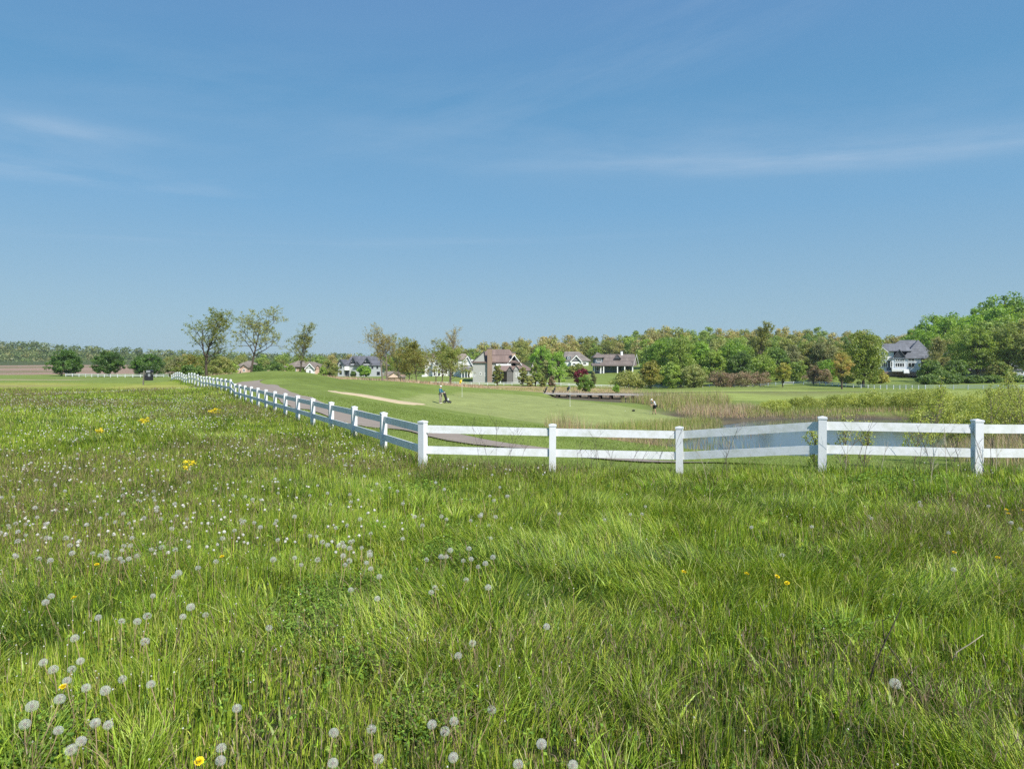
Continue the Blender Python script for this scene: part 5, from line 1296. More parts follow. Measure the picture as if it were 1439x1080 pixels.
def core_mesh(r=.0088):
    bm = bmesh.new(); bmesh.ops.create_icosphere(bm, subdivisions=1, radius=r); me = bpy.data.meshes.new('core'); bm.to_mesh(me); bm.free(); me.materials.append(m_core); return me
def stem_mesh(h, seed, mat=None, r=.0022):
    rr = random.Random(seed); b = rr.uniform(-.06, .06)
    return MB().tube([(b, b * .6, -h - .06), (b * .5, b * .4, -h * .6), (b * .1, b * .12, -h * .25), (0, 0, -.002)], [r * 1.2, r, r, r * .8], n=5).mesh('stem', mat or m_stem, True)
PUFF_HI = [puff_mesh(140, .0235, 5, .0052, s_, miss=m_, width=.0006) for s_, m_ in ((1, 0), (2, .03), (3, .35))]
PUFF_MID = [puff_mesh(60, .0215, 4, .0062, s_, miss=m_, width=.0012) for s_, m_ in ((4, 0), (5, .25))]
PUFF_LO = [puff_mesh(24, .019, 3, .010, s_, miss=m_, width=.0028) for s_, m_ in ((6, 0), (7, .2))]
CORE = core_mesh(); STEMS = [stem_mesh(.25, i) for i in range(5)]
def head_at(px, py, h): 
    P = hit(px, py, h); return Vector((P[0], P[1], P[2] + h))
def bare(px, py):   # keep flowers on the meadow side of the fence
    P = hit(px, py, .22); return in_poly(np.array([P[0]]), np.array([P[1]]), MEADOW)[0] > .25
flag = {}
def dandelion(px, py, size, label, group=None):
    h = random.uniform(.20, .29); P = head_at(px, py, h); d = P.y
    rt = empty('dandelion_seed_head', P, random.uniform(0, 6.28)); tag(rt, label, 'dandelion', group)
    rt.rotation_euler = (random.uniform(-.25, .25), random.uniform(-.25, .25), random.uniform(0, 6.28))
    s = min(1.25, max(.8, size / FPX * d / .055)) if size else random.uniform(.75, 1.1)
    ms = PUFF_HI if d < 4.5 else PUFF_MID if d < 9 else PUFF_LO
    me = ms[0] if random.random() < .62 else random.choice(ms[1:])
    if size and size > 14: me = ms[0]
    o = obj('seed_head', me, rt); o.scale = (s, s, s * .92)
    if d < 9: obj('core', CORE, o)
    st = obj('stem', random.choice(STEMS), rt); st.scale = (1, 1, h / .25)
big = [(45, 993, 19, 'large round dandelion seed head, highest in the lower left corner cluster'), (35, 1018, 17, 'dandelion seed head just below the large round one in the lower left corner'),
       (1258, 962, 17, 'single white dandelion seed head beside the dark bent twigs'), (761, 1046, 17, 'large round dandelion seed head alone near the middle of the bottom edge'),
       (691, 997, 14, 'round dandelion seed head between the clover and the bottom edge, highest of its row'), (637, 1066, 16, 'dandelion seed head at the bottom edge below a close pair'),
       (204, 902, 14, 'dandelion seed head on a tall stem below a pair in the lower left meadow'), (134, 1018, 16, 'dandelion seed head standing alone right of the lower left corner cluster'),
       (100, 1055, 18, 'leaning dandelion seed head near the bottom left edge'), (768, 881, 11, 'lone dandelion seed head in plain grass near the centre of the meadow'),
       (1340, 801, 8, 'lone dandelion seed head on the right below three yellow flowers'), (686, 825, 11, 'dandelion seed head at the right end of the middle meadow scatter')]
near = [(84, 982, 17), (75, 942, 15), (61, 932, 13), (148, 972, 16), (114, 1044, 14), (105, 898, 13), (193, 875, 12), (207, 866, 13), (268, 853, 13), (257, 868, 10), (251, 805, 12), (245, 811, 8), (278, 799, 9), (64, 847, 11), (72, 838, 10),
        (138, 868, 9), (113, 929, 11), (94, 956, 11), (101, 942, 13), (121, 968, 11), (172, 956, 10), (171, 873, 9), (215, 837, 9), (289, 864, 10), (212, 962, 12), (311, 1051, 14), (310, 1070, 14), (333, 996, 11), (152, 1019, 11), (82, 1028, 11), (378, 882, 8), (181, 785, 9), (384, 787, 11),
        (423, 795, 7), (485, 795, 8), (515, 792, 8), (521, 799, 9), (533, 811, 10), (493, 830, 10), (530, 841, 6), (655, 816, 10), (611, 826, 9), (606, 832, 10), (662, 786, 9), (682, 793, 10), (651, 788, 8), (672, 797, 7), (664, 904, 12), (644, 923, 12), (638, 1014, 14), (607, 1020, 12), (625, 1027, 13),
        (728, 1074, 16), (532, 1066, 15), (469, 1031, 13), (468, 1074, 13), (522, 1024, 7), (805, 1075, 12)]
right = [(1333, 749, 7), (1292, 706, 5), (1294, 711, 6), (1389, 711, 6), (1421, 735, 7), (1434, 744, 8), (1099, 780, 8), (1056, 741, 6), (1141, 741, 6), (902, 723, 6), (907, 712, 6), (886, 723, 6), (1221, 726, 6), (786, 722, 6), (850, 731, 5), (1225, 729, 5)]
for px, py, s_, lb in big: dandelion(px, py, s_, lb)
for px, py, s_ in near:
    if px < 420:
        wh = 'in the lower left corner cluster' if px < 125 and py > 920 else 'at the bottom edge near the yellow flower' if py > 990 and px > 140 else 'just right of the lower left corner cluster' if py > 920 else 'above the lower left corner cluster' if px < 235 else 'in the row left of the clover patch' if px < 300 else 'above the clover patch'
        dandelion(px, py, s_, 'white dandelion seed head ' + wh, 'dandelions ' + wh)
    elif py < 860: dandelion(px, py, s_, 'white dandelion seed head in the middle of the meadow below the first fence post', 'dandelions in the middle of the meadow')
    else: dandelion(px, py, s_, 'white dandelion seed head beside the clover near the bottom edge', 'dandelions by the clover at the bottom edge')
for px, py, s_ in right: dandelion(px, py, s_, 'small white dandelion seed head in the grass below the right part of the fence', 'dandelions below the right part of the fence')
total = len(big) + len(near) + len(right); rd = random.Random(5)
cl_c = [(rd.uniform(0, 640), rd.uniform(618, 790)) for _ in range(34)]
while total < 300:
    if rd.random() < .45:
        c0 = rd.choice(cl_c); px = c0[0] + rd.gauss(0, 34); py = c0[1] + rd.gauss(0, 9)
    else: px = rd.uniform(-10, 720); py = 605 + 190 * rd.random() ** 1.1
    if px < 0 or px > 720 or py < 600 or not bare(px, py): continue
    wh = ('towards the left edge' if px < 230 else 'below the run of posts' if px < 470 else 'below the near corner post')
    hw = ('tiny white dandelion seed head far up the meadow', 'small white dandelion seed head in the upper meadow', 'small white dandelion seed head half way down the meadow', 'white dandelion seed head in the lower meadow')[0 if py < 650 else 1 if py < 700 else 2 if py < 745 else 3]
    dandelion(px, py, 0, hw + ', ' + wh, hw.replace('head', 'heads') + ' ' + wh)
    total += 1
# all the remaining distant seed heads and bare stalk tips read as a white speckle
rg = np.random.default_rng(77)
V = []; F = []; C = []; o_ = 0
def specks(x, y, hh, r, col, k, rg, stem=True):
    n = len(x); z = terrain(x, y) + hh; P = np.stack([x, y, z], -1)
    A = rg.normal(size=(n, k, 3)); A /= np.linalg.norm(A, axis=2)[:, :, None]; B = np.cross(A, rg.normal(size=(n, k, 3))); B /= np.linalg.norm(B, axis=2)[:, :, None]; Cc = np.cross(A, B)
    r3 = r[:, None, None]; c0 = P[:, None, :] + A * r3 * .45
    T = np.stack([c0 + B * r3 * .75, c0 - B * r3 * .4 + Cc * r3 * .65, c0 - B * r3 * .4 - Cc * r3 * .65], 2).reshape(-1, 3)
    return T, np.arange(len(T)).reshape(-1, 3), np.tile(np.array(col), (len(T), 1))
def region_pts(n, f):
    xs, ys = [], []
    while sum(len(a) for a in xs) < n:
        x, y = f(n); k = in_poly(x, y, MEADOW) > .3; xs.append(x[k]); ys.append(y[k])
    return np.concatenate(xs)[:n], np.concatenate(ys)[:n]
def fmid(n): d = 11 * (49 / 11) ** (rg.random(n) ** .55); a = -.78 + rg.random(n) * .74; x, y = a * d, d; k = rg.random(n) < np.clip((fine(x * .5, y * .5, 3.0, 97) - .36) * 4.5, .04, 1) * np.clip(1.15 - (a + .78) * .9, .25, 1); return x[k], y[k]
x, y = region_pts(1500, fmid)
def fmid2(n): d = 5.5 * (15 / 5.5) ** rg.random(n); a = -.80 + rg.random(n) * .86; x, y = a * d, d; k = rg.random(n) < np.clip((fine(x, y, 1.4, 101) - .38) * 4, .06, 1) * np.clip(1.1 - (a + .78) * .9, .25, 1); return x[k], y[k]
x2, y2 = region_pts(330, fmid2)
parts = [specks(x2, y2, .20 + .10 * rg.random(len(x2)), .017 * (.6 + .5 * rg.random(len(x2))), (.8, .79, .75), 26, rg), specks(x, y, .22 + .09 * rg.random(len(x)), .018 * np.maximum(1, y / 24) ** .55 * (.7 + .5 * rg.random(len(x))), (.8, .79, .75), 9, rg)]
V, F, C = join(parts); o = obj('dandelion_speckle', np_mesh('dandelion_speckle', V, F, FLUFF)); tag(o, 'countless tiny white dandelion heads over the far part of the meadow', kind='stuff')
def fnear(n): d = 2.0 * 5.5 ** rg.random(n); a = -.78 + rg.random(n) * 1.5; x, y = a * d, d; k = rg.random(n) < np.clip(.9 - (a + .6) * .9, .12, 1) * np.clip((fine(x, y, 1.5, 99) - .3) * 2.5, .05, 1); return x[k], y[k]
x, y = region_pts(380, fnear); hh = .16 + .14 * rg.random(len(x)); r_ = np.full(len(x), .0052) * np.maximum(1, y / 5)
T = specks(x, y, hh, r_, (.8, .79, .75), 7, rg)
o = obj('spent_dandelion_tips', np_mesh('spent_dandelion_tips', T[0], T[1], FLUFF)); tag(o, 'tiny pale tips of spent dandelion stalks', kind='stuff')
n = len(x); sc_ = pal(rg, n, [(.34, .20, .12), (.28, .20, .09), (.40, .28, .17)])
V, F, C = blades(x, y, terrain(x, y), hh + .002, np.full(n, .0026) * np.maximum(1, y / 5), np.full(n, .0), rg.random(n) * 6.28, sc_, rg, 2, taper=.2)
o = obj('spent_dandelion_stalks', np_mesh('spent_dandelion_stalks', V, F, BLADE, C)); tag(o, 'thin reddish stalks of spent dandelions', kind='stuff')
# yellow dandelions
def yellow_mesh():
    rg_ = np.random.default_rng(3); V = []; F = []
    for k in range(70):
        th = k * 2.4; rr = .018 * math.sqrt((k + 1) / 70); el = .012 * (1 - rr / .018) + .004; u = np.array([math.cos(th), math.sin(th), 0]); w_ = np.array([-u[1], u[0], 0]) * .0026
        i = len(V); V += [u * rr * .3 + [0, 0, .0], u * rr + w_ + [0, 0, el], u * rr * 1.12 + [0, 0, el - .002], u * rr - w_ + [0, 0, el]]; F.append((i, i + 1, i + 2, i + 3))
    return np_mesh('blossom', np.array(V), np.array(F), m_yel)
YEL = yellow_mesh(); m_gst = plain('green_stem', (.16, .22, .05), .7, .2, 20)
GST = [stem_mesh(.2, 30 + i, m_gst) for i in range(3)]
for px, py, lb in ((104, 840, 'yellow dandelion flower in the left grass above a pair of seed heads'), (136, 794, 'small yellow dandelion flower in the left grass beside scattered seed heads'), (280, 1071, 'yellow dandelion flower at the bottom edge beside a pair of seed heads'),
                   (961, 804, 'yellow dandelion flower alone in plain grass right of the centre'), (1049, 806, 'small yellow dandelion flower left of a close pair of yellow flowers'), (1092, 810, 'left one of a close pair of yellow dandelion flowers'), (1106, 820, 'right one of a close pair of yellow dandelion flowers'),
                   (1341, 776, 'yellow dandelion flower above the lone seed head on the right'), (1402, 784, 'yellow dandelion flower near the right edge below a stacked pair'), (1414, 716, 'upper flower of a stacked yellow pair at the right edge'), (1417, 722, 'lower flower of a stacked yellow pair at the right edge'),
                   (1437, 718, 'yellow dandelion flower cut by the right edge'), (312, 783, 'yellow dandelion flower among seed heads left of the centre'), (89, 966, 'yellow dandelion flower hidden among the lower left seed heads')):
    h = .20; P = head_at(px, py, h); rt = empty('yellow_dandelion', P, random.uniform(0, 6)); tag(rt, lb, 'dandelion', 'yellow dandelion flowers'); rt.rotation_euler = (random.uniform(.2, .5), random.uniform(-.3, .3), 0)
    o = obj('blossom', YEL, rt); s = 1.0 if P.y < 8 else 1.2; o.scale = (s, s, s); st = obj('stem', random.choice(GST), rt); st.rotation_euler = (-rt.rotation_euler[0], -rt.rotation_euler[1], 0)
# yellow flowering weeds up the meadow
YL = leafy('yellow_blossoms', trans=.2, gloss=.02)
def yellow_clump(px, py, wpx, lb):
    h = .34; P = head_at(px, py, h); w_ = wpx / FPX * P.y; rg_ = np.random.default_rng(int(px)); base = Vector((P.x, P.y, P.z - h))
    rt = empty('yellow_flower_clump', base); tag(rt, lb, 'flowers', 'clumps of yellow flowers up the meadow')
    n = max(5, int(w_ * 40)); mb = MB(); C_ = []
    for i in range(n):
        a = rg_.random() * 6.28; r_ = w_ / 2 * math.sqrt(rg_.random()); top = np.array([math.cos(a) * r_, math.sin(a) * r_, h * (.9 + .35 * rg_.random() - .5 * (r_ / w_))])
        mb.tube([(top[0] * .4, top[1] * .4, -.05), tuple(top * .6), tuple(top)], [.006, .004, .003], n=4); C_.append(top)
    mb.build('stems', m_gst, rt); C_ = np.array(C_)
    V, F, c = leaf_cloud(C_, np.full(n, .05), n * 34, .014, np.tile(np.array([[.82, .66, .03]]), (n, 1)), rg_, squash=.8, shell=.2); obj('blossoms', np_mesh('blossoms', V, F, YL, c), rt)
yellow_clump(302, 577, 20, 'wide clump of bright yellow flowers near the fence, largest in the meadow')
yellow_clump(204, 589, 14, 'rounded clump of bright yellow flowers left of the largest one')
yellow_clump(140, 604, 9, 'small clump of yellow flowers below the rounded clump')
yellow_clump(267, 649, 12, 'low sparse clump of yellow flowers in the middle of the left meadow')

# dead twigs standing in the grass
def twig(name, lines, mat, lb, cat='twig'):
    p0 = lines[0][0]; b = Vector(W(*p0)); root = empty(name, b); tag(root, lb, cat)
    for i, ln in enumerate(lines):
        pts = [Vector(W(*p)) - b for p in ln[:-1]]; r = ln[-1]
        MB().tube(pts, [r * (1 - .6 * k / (len(pts) - 1)) for k in range(len(pts))], n=5).build('stem' if i == 0 else 'branch', mat, root, True)
twig('dead_weed_stem', [[(1219, 968, 3.55), (1228, 935, 3.5), (1242, 905, 3.48), (1254, 880, 3.45), (1263, 860, 3.45), (1268, 845, 3.43), .0045], [(1243, 902, 3.48), (1241, 884, 3.46), (1240, 870, 3.44), .003], [(1240, 872, 3.44), (1247, 868, 3.42), (1254, 865, 3.4), .002]], m_twig, 'dark dead stem bending upward with a small fork, above the lone seed head')
twig('dead_weed_stem', [[(1300, 1002, 3.3), (1292, 975, 3.3), (1275, 948, 3.32), (1262, 925, 3.34), (1248, 905, 3.36), .004], [(1275, 949, 3.32), (1284, 941, 3.3), (1291, 935, 3.28), .0025]], m_twig, 'dark dead stem slanting down beside the lone seed head')
twig('pale_dead_stem', [[(1338, 928, 3.7), (1345, 915, 3.7), (1362, 905, 3.68), (1382, 891, 3.66), .0045], [(1347, 914, 3.7), (1343, 905, 3.68), .003]], m_twigp, 'pale dead stem lying over the grass near the right edge')
def dry_weed(px, py_b, d, hpx, seed, lb, mat=m_twig, name='dry_weed', group='dry weeds along the fence', r=.0032, n=5):
    rr = random.Random(seed); x = (px - CX) / FPX * d; b = Vector(G(x, d)); h = hpx / FPX * d; root = empty(name, b); tag(root, lb, 'weed', group)
    lean = rr.uniform(-.35, .5); pts = [Vector((lean * h * u ** 1.5, rr.uniform(-.02, .02), h * u - .04 * (u == 0))) for u in (0, .3, .6, .85, 1)]
    MB().tube(pts, [r * 1.3, r * 1.1, r, r * .8, r * .5], n=4).build('stem', mat, root)
    mb = MB()
    for k in range(n):
        u = rr.uniform(.3, .95); p = pts[0].lerp(pts[-1], u) + Vector((lean * h * (u ** 1.5 - u), 0, 0)); a = rr.uniform(0, 6.28); L_ = h * rr.uniform(.12, .32)
        q = p + Vector((math.cos(a) * L_ * .7, math.sin(a) * L_ * .4, L_ * .8)); mb.tube([p, p.lerp(q, .5), q], [r * .6, r * .5, r * .3], n=3)
        for j in range(2):
            q2 = q + Vector((rr.uniform(-.05, .05), rr.uniform(-.03, .03), rr.uniform(.0, .07))); mb.tube([p.lerp(q, .5), q2], [r * .4, r * .25], n=3)
    mb.build('twigs', mat, root)
rw = random.Random(8)
for i, px in enumerate([676, 690, 697, 706, 715, 728, 812, 822, 832, 838, 846, 856, 863, 880, 893, 918, 940]):
    dry_weed(px, 0, 12.25 + rw.uniform(-.1, .2), rw.uniform(48, 78) if i != 2 else 82, 90 + i, 'thin dark weed stalk before the white rails left of the green pond bank')
for i, px in enumerate([995, 1012, 1022, 1188, 1200, 1212, 1238, 1290, 1310, 1330, 1342, 1352, 1366, 1385, 1392, 1400]):
    dry_weed(px, 0, 10.8 + rw.uniform(-.15, .2), rw.uniform(45, 88), 190 + i, 'dry branching weed before the rails where the pond shows behind', m_twigp if i % 3 == 0 else m_twig, group='dry weeds along the right fence')
dry_weed(1305, 0, 9.2, 60, 300, 'pale dead branching weed in the grass in front of the right fence', m_twigp, group=None, n=8)

# willow saplings between the fence and the pond, and bushes on its bank
P_WIL = [(.195, .23, .075), (.225, .255, .09), (.155, .195, .055)]
for i, (px, d, top, sp, lb) in enumerate(((1190, 20, 592, .6, 'thin willow sprig seen between the rails right of the second right hand post'), (1215, 22, 596, .5, 'thin willow sprig beside another one between the rails'), (1283, 24, 580, .6, 'yellow green willow sapling rising over the top rail before the last full bay'),
        (1308, 25, 551, .5, 'tallest willow sapling behind the fence bay left of the rightmost post'), (1342, 28, 575, .6, 'bushy willow sapling close behind the rightmost post on its left'), (1395, 26, 548, .55, 'tall willow sapling right behind the rightmost post'),
        (1418, 30, 541, .6, 'tall loose willow sapling near the right edge'), (1442, 27, 556, .6, 'willow sapling cut by the right edge'), (1142, 21, 598, .4, 'short sprig before the second right hand post'))):
    P = at(px, d); b = HY + (EYE - P[2]) / d * FPX; h = px_h(top, b, d)
    tree('willow_sapling', open_tree(800 + i, h, P_WIL, spread=sp, base=.25, nleaf=700 if i in (0, 1, 8) else 1900, clump=.17, leaf=.028, levels=2, nl=9, up=1.0, r0=.016, bk=bark_pale), P, lb, cat='shrub')
rw = random.Random(12)
for i, (px, d, hh, ww) in enumerate([(1180, 77, 1.5, 4), (1215, 76, 1.7, 4), (1245, 75, 2.0, 5), (1280, 74, 1.9, 4.5), (1312, 72, 2.2, 5), (1345, 66, 2.4, 5), (1372, 58, 2.6, 5), (1405, 55, 2.7, 5), (1438, 52, 2.8, 5), (1360, 45, 2.3, 3.6), (1398, 42, 2.4, 4), (1436, 40, 2.5, 4), (1130, 77, 1.4, 3.6), (1090, 76, 1.3, 3), (1478, 46, 2.8, 5)]):
    P = at(px, d); P = (P[0], P[1], max(P[2], WL))
    tree('willow_bush', full_tree(830 + i, hh, ww, P_WIL + [(.14, .175, .05)], base=.0, nclump=110, nleaf=9000, leaf=.055, clumpr=.11, skirt=True), P,
         ('%s willow bush from the left ' % ('first second third fourth fifth sixth seventh eighth ninth tenth eleventh twelfth thirteenth fourteenth fifteenth'.split()[[1180, 1215, 1245, 1280, 1312, 1130, 1090, 1345, 1372, 1405, 1438, 1360, 1398, 1436, 1478].index(px) if False else sorted([q for q in ((1130, 1090, 1180, 1215, 1245, 1280, 1312, 1345) if d > 62 else (1372, 1405, 1438, 1360, 1398, 1436, 1478))]).index(px)])) + '%s' % ('across the water' if d > 62 else 'behind the right end of the fence'), cat='shrub', group='willow bushes across the water' if d > 62 else 'willow bushes behind the right end of the fence')

# ------------------------------------------------------------------ footbridge
m_wood = plain('grey_timber', (.42, .39, .35), .9, .2, 8, .1, bump=.3); m_pile = plain('dark_pile', (.06, .042, .035), .9, .3, 6, .1)
bx0, by0 = (760 - CX) / FPX * 113, 113.0; bx1, by1 = (932 - CX) / FPX * 107, 107.0; zb = EYE - (553.2 - HY) / FPX * 111
root = empty('footbridge', (bx0, by0, zb), math.atan2(by1 - by0, bx1 - bx0)); tag(root, 'low grey wooden footbridge on dark piles behind the putting green', 'bridge'); Lb = math.hypot(bx1 - bx0, by1 - by0)
MB().box(0, Lb, -1.1, 1.1, -.10, 0).build('deck', m_wood, root); 
for yy in (-1.16, 1.10): MB().box(0, Lb, yy, yy + .06, -.12, .05).build('side_board', m_wood, root)
mb = MB()
for k in range(int(Lb / .3)): mb.box(k * .3 + .01, k * .3 + .28, -1.08, 1.08, .004, .03)
mb.build('planks', m_wood, root)
k = 1.2
while k < Lb:
    for yy in (-.95, .95): MB().tube([(k, yy, -2.6), (k, yy, -.12)], .16, n=8).build('pile', m_pile, root)
    MB().box(k - .1, k + .1, -1.05, 1.05, -.42, -.29).build('cross_beam', m_pile, root); k += 1.75
# ------------------------------------------------------------------ flags on the green
m_pole = plain('white_pole', (.78, .78, .72), .5, .05); m_fy = plain('yellow_flag_cloth', (.78, .50, .03), .8, .1); m_fd = plain('dark_flag_cloth', (.02, .03, .04), .8, .1)
for px, py, h, fm, lb in ((649.3, 557.5, 2.25, m_fy, 'golf flagstick with a drooping yellow flag right of the golfer in blue'), (801, 571, 2.2, m_fd, 'golf flagstick with a small dark flag before the footbridge')):
    P = Vector(hit(px, py)); root = empty('golf_flag', P); tag(root, lb, 'flag')
    MB().tube([(0, 0, -.1), (0, 0, h)], [.016, .011], n=8).build('pole', m_pole, root)
    V = []; F = []; n_ = 7
    for i in range(n_):
        for j in range(6):
            u, v = i / (n_ - 1), j / 5; V.append((-.02 - .34 * u * (1 - .25 * v), .05 * math.sin(u * 7 + v * 3), h - .02 - .36 * v - .28 * u ** 1.3))
    for i in range(n_ - 1):
        for j in range(5): a = i * 6 + j; F.append((a, a + 1, a + 7, a + 6))
    me = bpy.data.meshes.new('flag'); me.from_pydata(V, [], F); me.materials.append(fm); o = obj('flag_cloth', me, root); sm_ = o.modifiers.new('thick', 'SOLIDIFY'); sm_.thickness = .006
    MB().tube([(0, 0, .0), (0, 0, .02)], .054, n=12).build('cup_rim', m_pole, root)
# ------------------------------------------------------------------ golfers
def skin(name, verts, edges, mat, parent, root_i=0, sub=2):
    me = bpy.data.meshes.new(name); me.from_pydata([v[:3] for v in verts], edges, []); me.materials.append(mat)
    o = obj(name, me, parent); md = o.modifiers.new('skin', 'SKIN'); md.use_smooth_shade = True
    if not me.skin_vertices: 
        me.attributes  # layer is created by the modifier on evaluation; make it explicit
    sv_ = me.skin_vertices[0].data if me.skin_vertices else None
    if sv_ is None: return o
    for i, v in enumerate(verts): r = v[3]; sv_[i].radius = (r, r) if not hasattr(r, '__len__') else r; sv_[i].use_root = (i == root_i)
    s_ = o.modifiers.new('sub', 'SUBSURF'); s_.levels = sub; s_.render_levels = sub; return o
def bm_skin(name, verts, edges, mat, parent, root_i=0, sub=2):
    bm = bmesh.new(); lay_ = bm.verts.layers.skin.verify(); vs = []
    for i, v in enumerate(verts):
        b_ = bm.verts.new(v[:3]); r = v[3]; b_[lay_].radius = (r, r) if not hasattr(r, '__len__') else r; b_[lay_].use_root = (i == root_i); vs.append(b_)
    for a_, b_ in edges: bm.edges.new((vs[a_], vs[b_]))
    me = bpy.data.meshes.new(name); bm.to_mesh(me); bm.free(); me.materials.append(mat); o = obj(name, me, parent)
    md = o.modifiers.new('skin', 'SKIN'); md.use_smooth_shade = True; s_ = o.modifiers.new('sub', 'SUBSURF'); s_.levels = sub; s_.render_levels = sub; return o
m_skin = plain('skin', (.50, .30, .21), .6, .08, 8); m_teal = plain('teal_jacket', (.02, .13, .20), .8, .15, 8); m_kh = plain('grey_trousers', (.27, .235, .20), .85, .12, 8); m_cap = plain('white_cap', (.75, .75, .73), .8, .05)
m_blk = plain('black_cloth', (.018, .018, .02), .8, .2, 8); m_lg = plain('light_grey_shirt', (.55, .57, .62), .85, .08, 8); m_shoe = plain('dark_shoes', (.03, .028, .026), .6, .1); m_shw = plain('white_shoes', (.6, .6, .58), .6, .1); m_hair = plain('grey_hair', (.20, .18, .16), .9, .2)
def figure(name, P, rz, J, cloth, lb):
    """J: joint positions (m, facing -y); the body is one skinned surface, clothing lies over it"""
    root = empty(name, P, rz); tag(root, lb, 'person')
    K = list(J); idx = {k: i for i, k in enumerate(K)}
    R = dict(pelvis=(.135, .10), waist=(.125, .095), chest=(.15, .105), neck=.052, head=(.078, .092), crown=(.062, .075), chin=.05, nose=.014, ear_l=.016, ear_r=.016)
    for s_ in 'lr': R.update({'sh_' + s_: .055, 'el_' + s_: .042, 'wr_' + s_: .028, 'pm_' + s_: (.04, .016), 'hip_' + s_: .085, 'kn_' + s_: .055, 'an_' + s_: .04, 'toe_' + s_: (.045, .03)})
    V = [tuple(J[k]) + (R[k],) for k in K]; E = [('pelvis', 'waist'), ('waist', 'chest'), ('chest', 'neck'), ('neck', 'head'), ('head', 'crown'), ('head', 'nose'), ('head', 'ear_l'), ('head', 'ear_r')]
    for s_ in 'lr': E += [('chest', 'sh_' + s_), ('sh_' + s_, 'el_' + s_), ('el_' + s_, 'wr_' + s_), ('wr_' + s_, 'pm_' + s_), ('pelvis', 'hip_' + s_), ('hip_' + s_, 'kn_' + s_), ('kn_' + s_, 'an_' + s_), ('an_' + s_, 'toe_' + s_)]
    Ei = [(idx[a], idx[b]) for a, b in E]
    for s_ in 'lr':                       # fingers and thumb
        pm = Vector(J['pm_' + s_]); wr = Vector(J['wr_' + s_]); d_ = (pm - wr).normalized(); sd = d_.cross(Vector((0, 0, 1))).normalized() if abs(d_.z) < .9 else Vector((1, 0, 0))
        for f in range(5):
            o_ = (f - 1.5) * .019; L_ = (.062, .075, .07, .055, .05)[f]; st = pm + sd * (o_ if f < 4 else -.036) + d_ * (.01 if f < 4 else -.03); cu = Vector((0, -.4, -.5)) if f < 4 else -sd
            i0 = len(V); V += [tuple(st) + (.009,), tuple(st + (d_ + cu * .3).normalized() * L_ * .55) + (.008,), tuple(st + (d_ + cu * .6).normalized() * L_) + (.007,)]; Ei += [(idx['pm_' + s_], i0), (i0, i0 + 1), (i0 + 1, i0 + 2)]
    bm_skin('body', V, Ei, m_skin, root, idx['pelvis'], 1)
    for nm, ks, es, mt, add in cloth:
        v_ = []
        for k in ks:
            if isinstance(k, tuple): a_, b_, u, r = k; p = Vector(J[a_]).lerp(Vector(J[b_]), u)
            else: p = Vector(J[k]); r = R[k]
            r = tuple(q + add for q in r) if hasattr(r, '__len__') else r + add
            v_.append(tuple(p) + (r,))
        bm_skin(nm, v_, es, mt, root, 0, 1)
    return root
def cap_mesh_(J, root, mat, brim):
    h = Vector(J['head']) * .45 + Vector(J['crown']) * .55; bm = bmesh.new(); bmesh.ops.create_uvsphere(bm, u_segments=14, v_segments=8, radius=.104)
    for v in bm.verts: v.co.z = max(v.co.z, -.005) * .95; v.co.y *= 1.12
    bmesh.ops.translate(bm, verts=bm.verts, vec=h); me = bpy.data.meshes.new('cap'); bm.to_mesh(me); bm.free(); me.materials.append(mat); me.polygons.foreach_set('use_smooth', [True] * len(me.polygons)); o = obj('cap', me, root)
    b = Vector(brim).normalized(); c = h + b * .13; s_ = Vector((-b.y, b.x, 0))
    MB().prism([h + b * .06 + s_ * .08, h + b * .06 - s_ * .08, c + b * .035 - s_ * .05, c + b * .05, c + b * .035 + s_ * .05], (0, 0, .012)).build('cap_brim', mat, o)
shirt = ['waist', 'chest', ('chest', 'neck', .55, .062), 'sh_l', 'el_l', ('el_l', 'wr_l', .85, .034), 'sh_r', 'el_r', ('el_r', 'wr_r', .85, .034), 'pelvis']
shirt_e = [(0, 1), (1, 2), (1, 3), (3, 4), (4, 5), (1, 6), (6, 7), (7, 8), (0, 9)]
trous = ['pelvis', 'hip_l', 'kn_l', ('kn_l', 'an_l', .95, .045), 'hip_r', 'kn_r', ('kn_r', 'an_r', .95, .045)]; trous_e = [(0, 1), (1, 2), (2, 3), (0, 4), (4, 5), (5, 6)]
shoes = lambda s_: ['an_' + s_, 'toe_' + s_]
J1 = dict(pelvis=(0, 0, .98), waist=(0, .0, 1.12), chest=(0, .01, 1.34), neck=(0, -.01, 1.50), head=(0, -.03, 1.62), crown=(0, -.02, 1.71), nose=(0, -.135, 1.62), ear_l=(.085, -.02, 1.62), ear_r=(-.085, -.02, 1.62),
          sh_l=(.19, .01, 1.42), el_l=(.24, -.08, 1.16), wr_l=(.16, -.30, 1.06), pm_l=(.14, -.37, 1.05), sh_r=(-.19, .01, 1.42), el_r=(-.25, -.04, 1.16), wr_r=(-.18, -.26, 1.05), pm_r=(-.15, -.33, 1.04),
          hip_l=(.09, 0, .92), kn_l=(.11, -.03, .50), an_l=(.13, .02, .09), toe_l=(.14, -.13, .04), hip_r=(-.09, 0, .92), kn_r=(-.12, .0, .50), an_r=(-.14, .04, .09), toe_r=(-.16, -.11, .04))
P = Vector(hit(619, 567.5))
f1 = figure('person', P, math.radians(72), J1, [('jacket', shirt, shirt_e, m_teal, .022), ('trousers', trous, trous_e, m_kh, .02), ('shoe', shoes('l'), [(0, 1)], m_shw, .012), ('shoe', shoes('r'), [(0, 1)], m_shw, .012)], 'golfer in a teal jacket, grey trousers and white cap beside a black golf bag')
cap_mesh_(J1, f1, m_cap, (0, -1, 0))
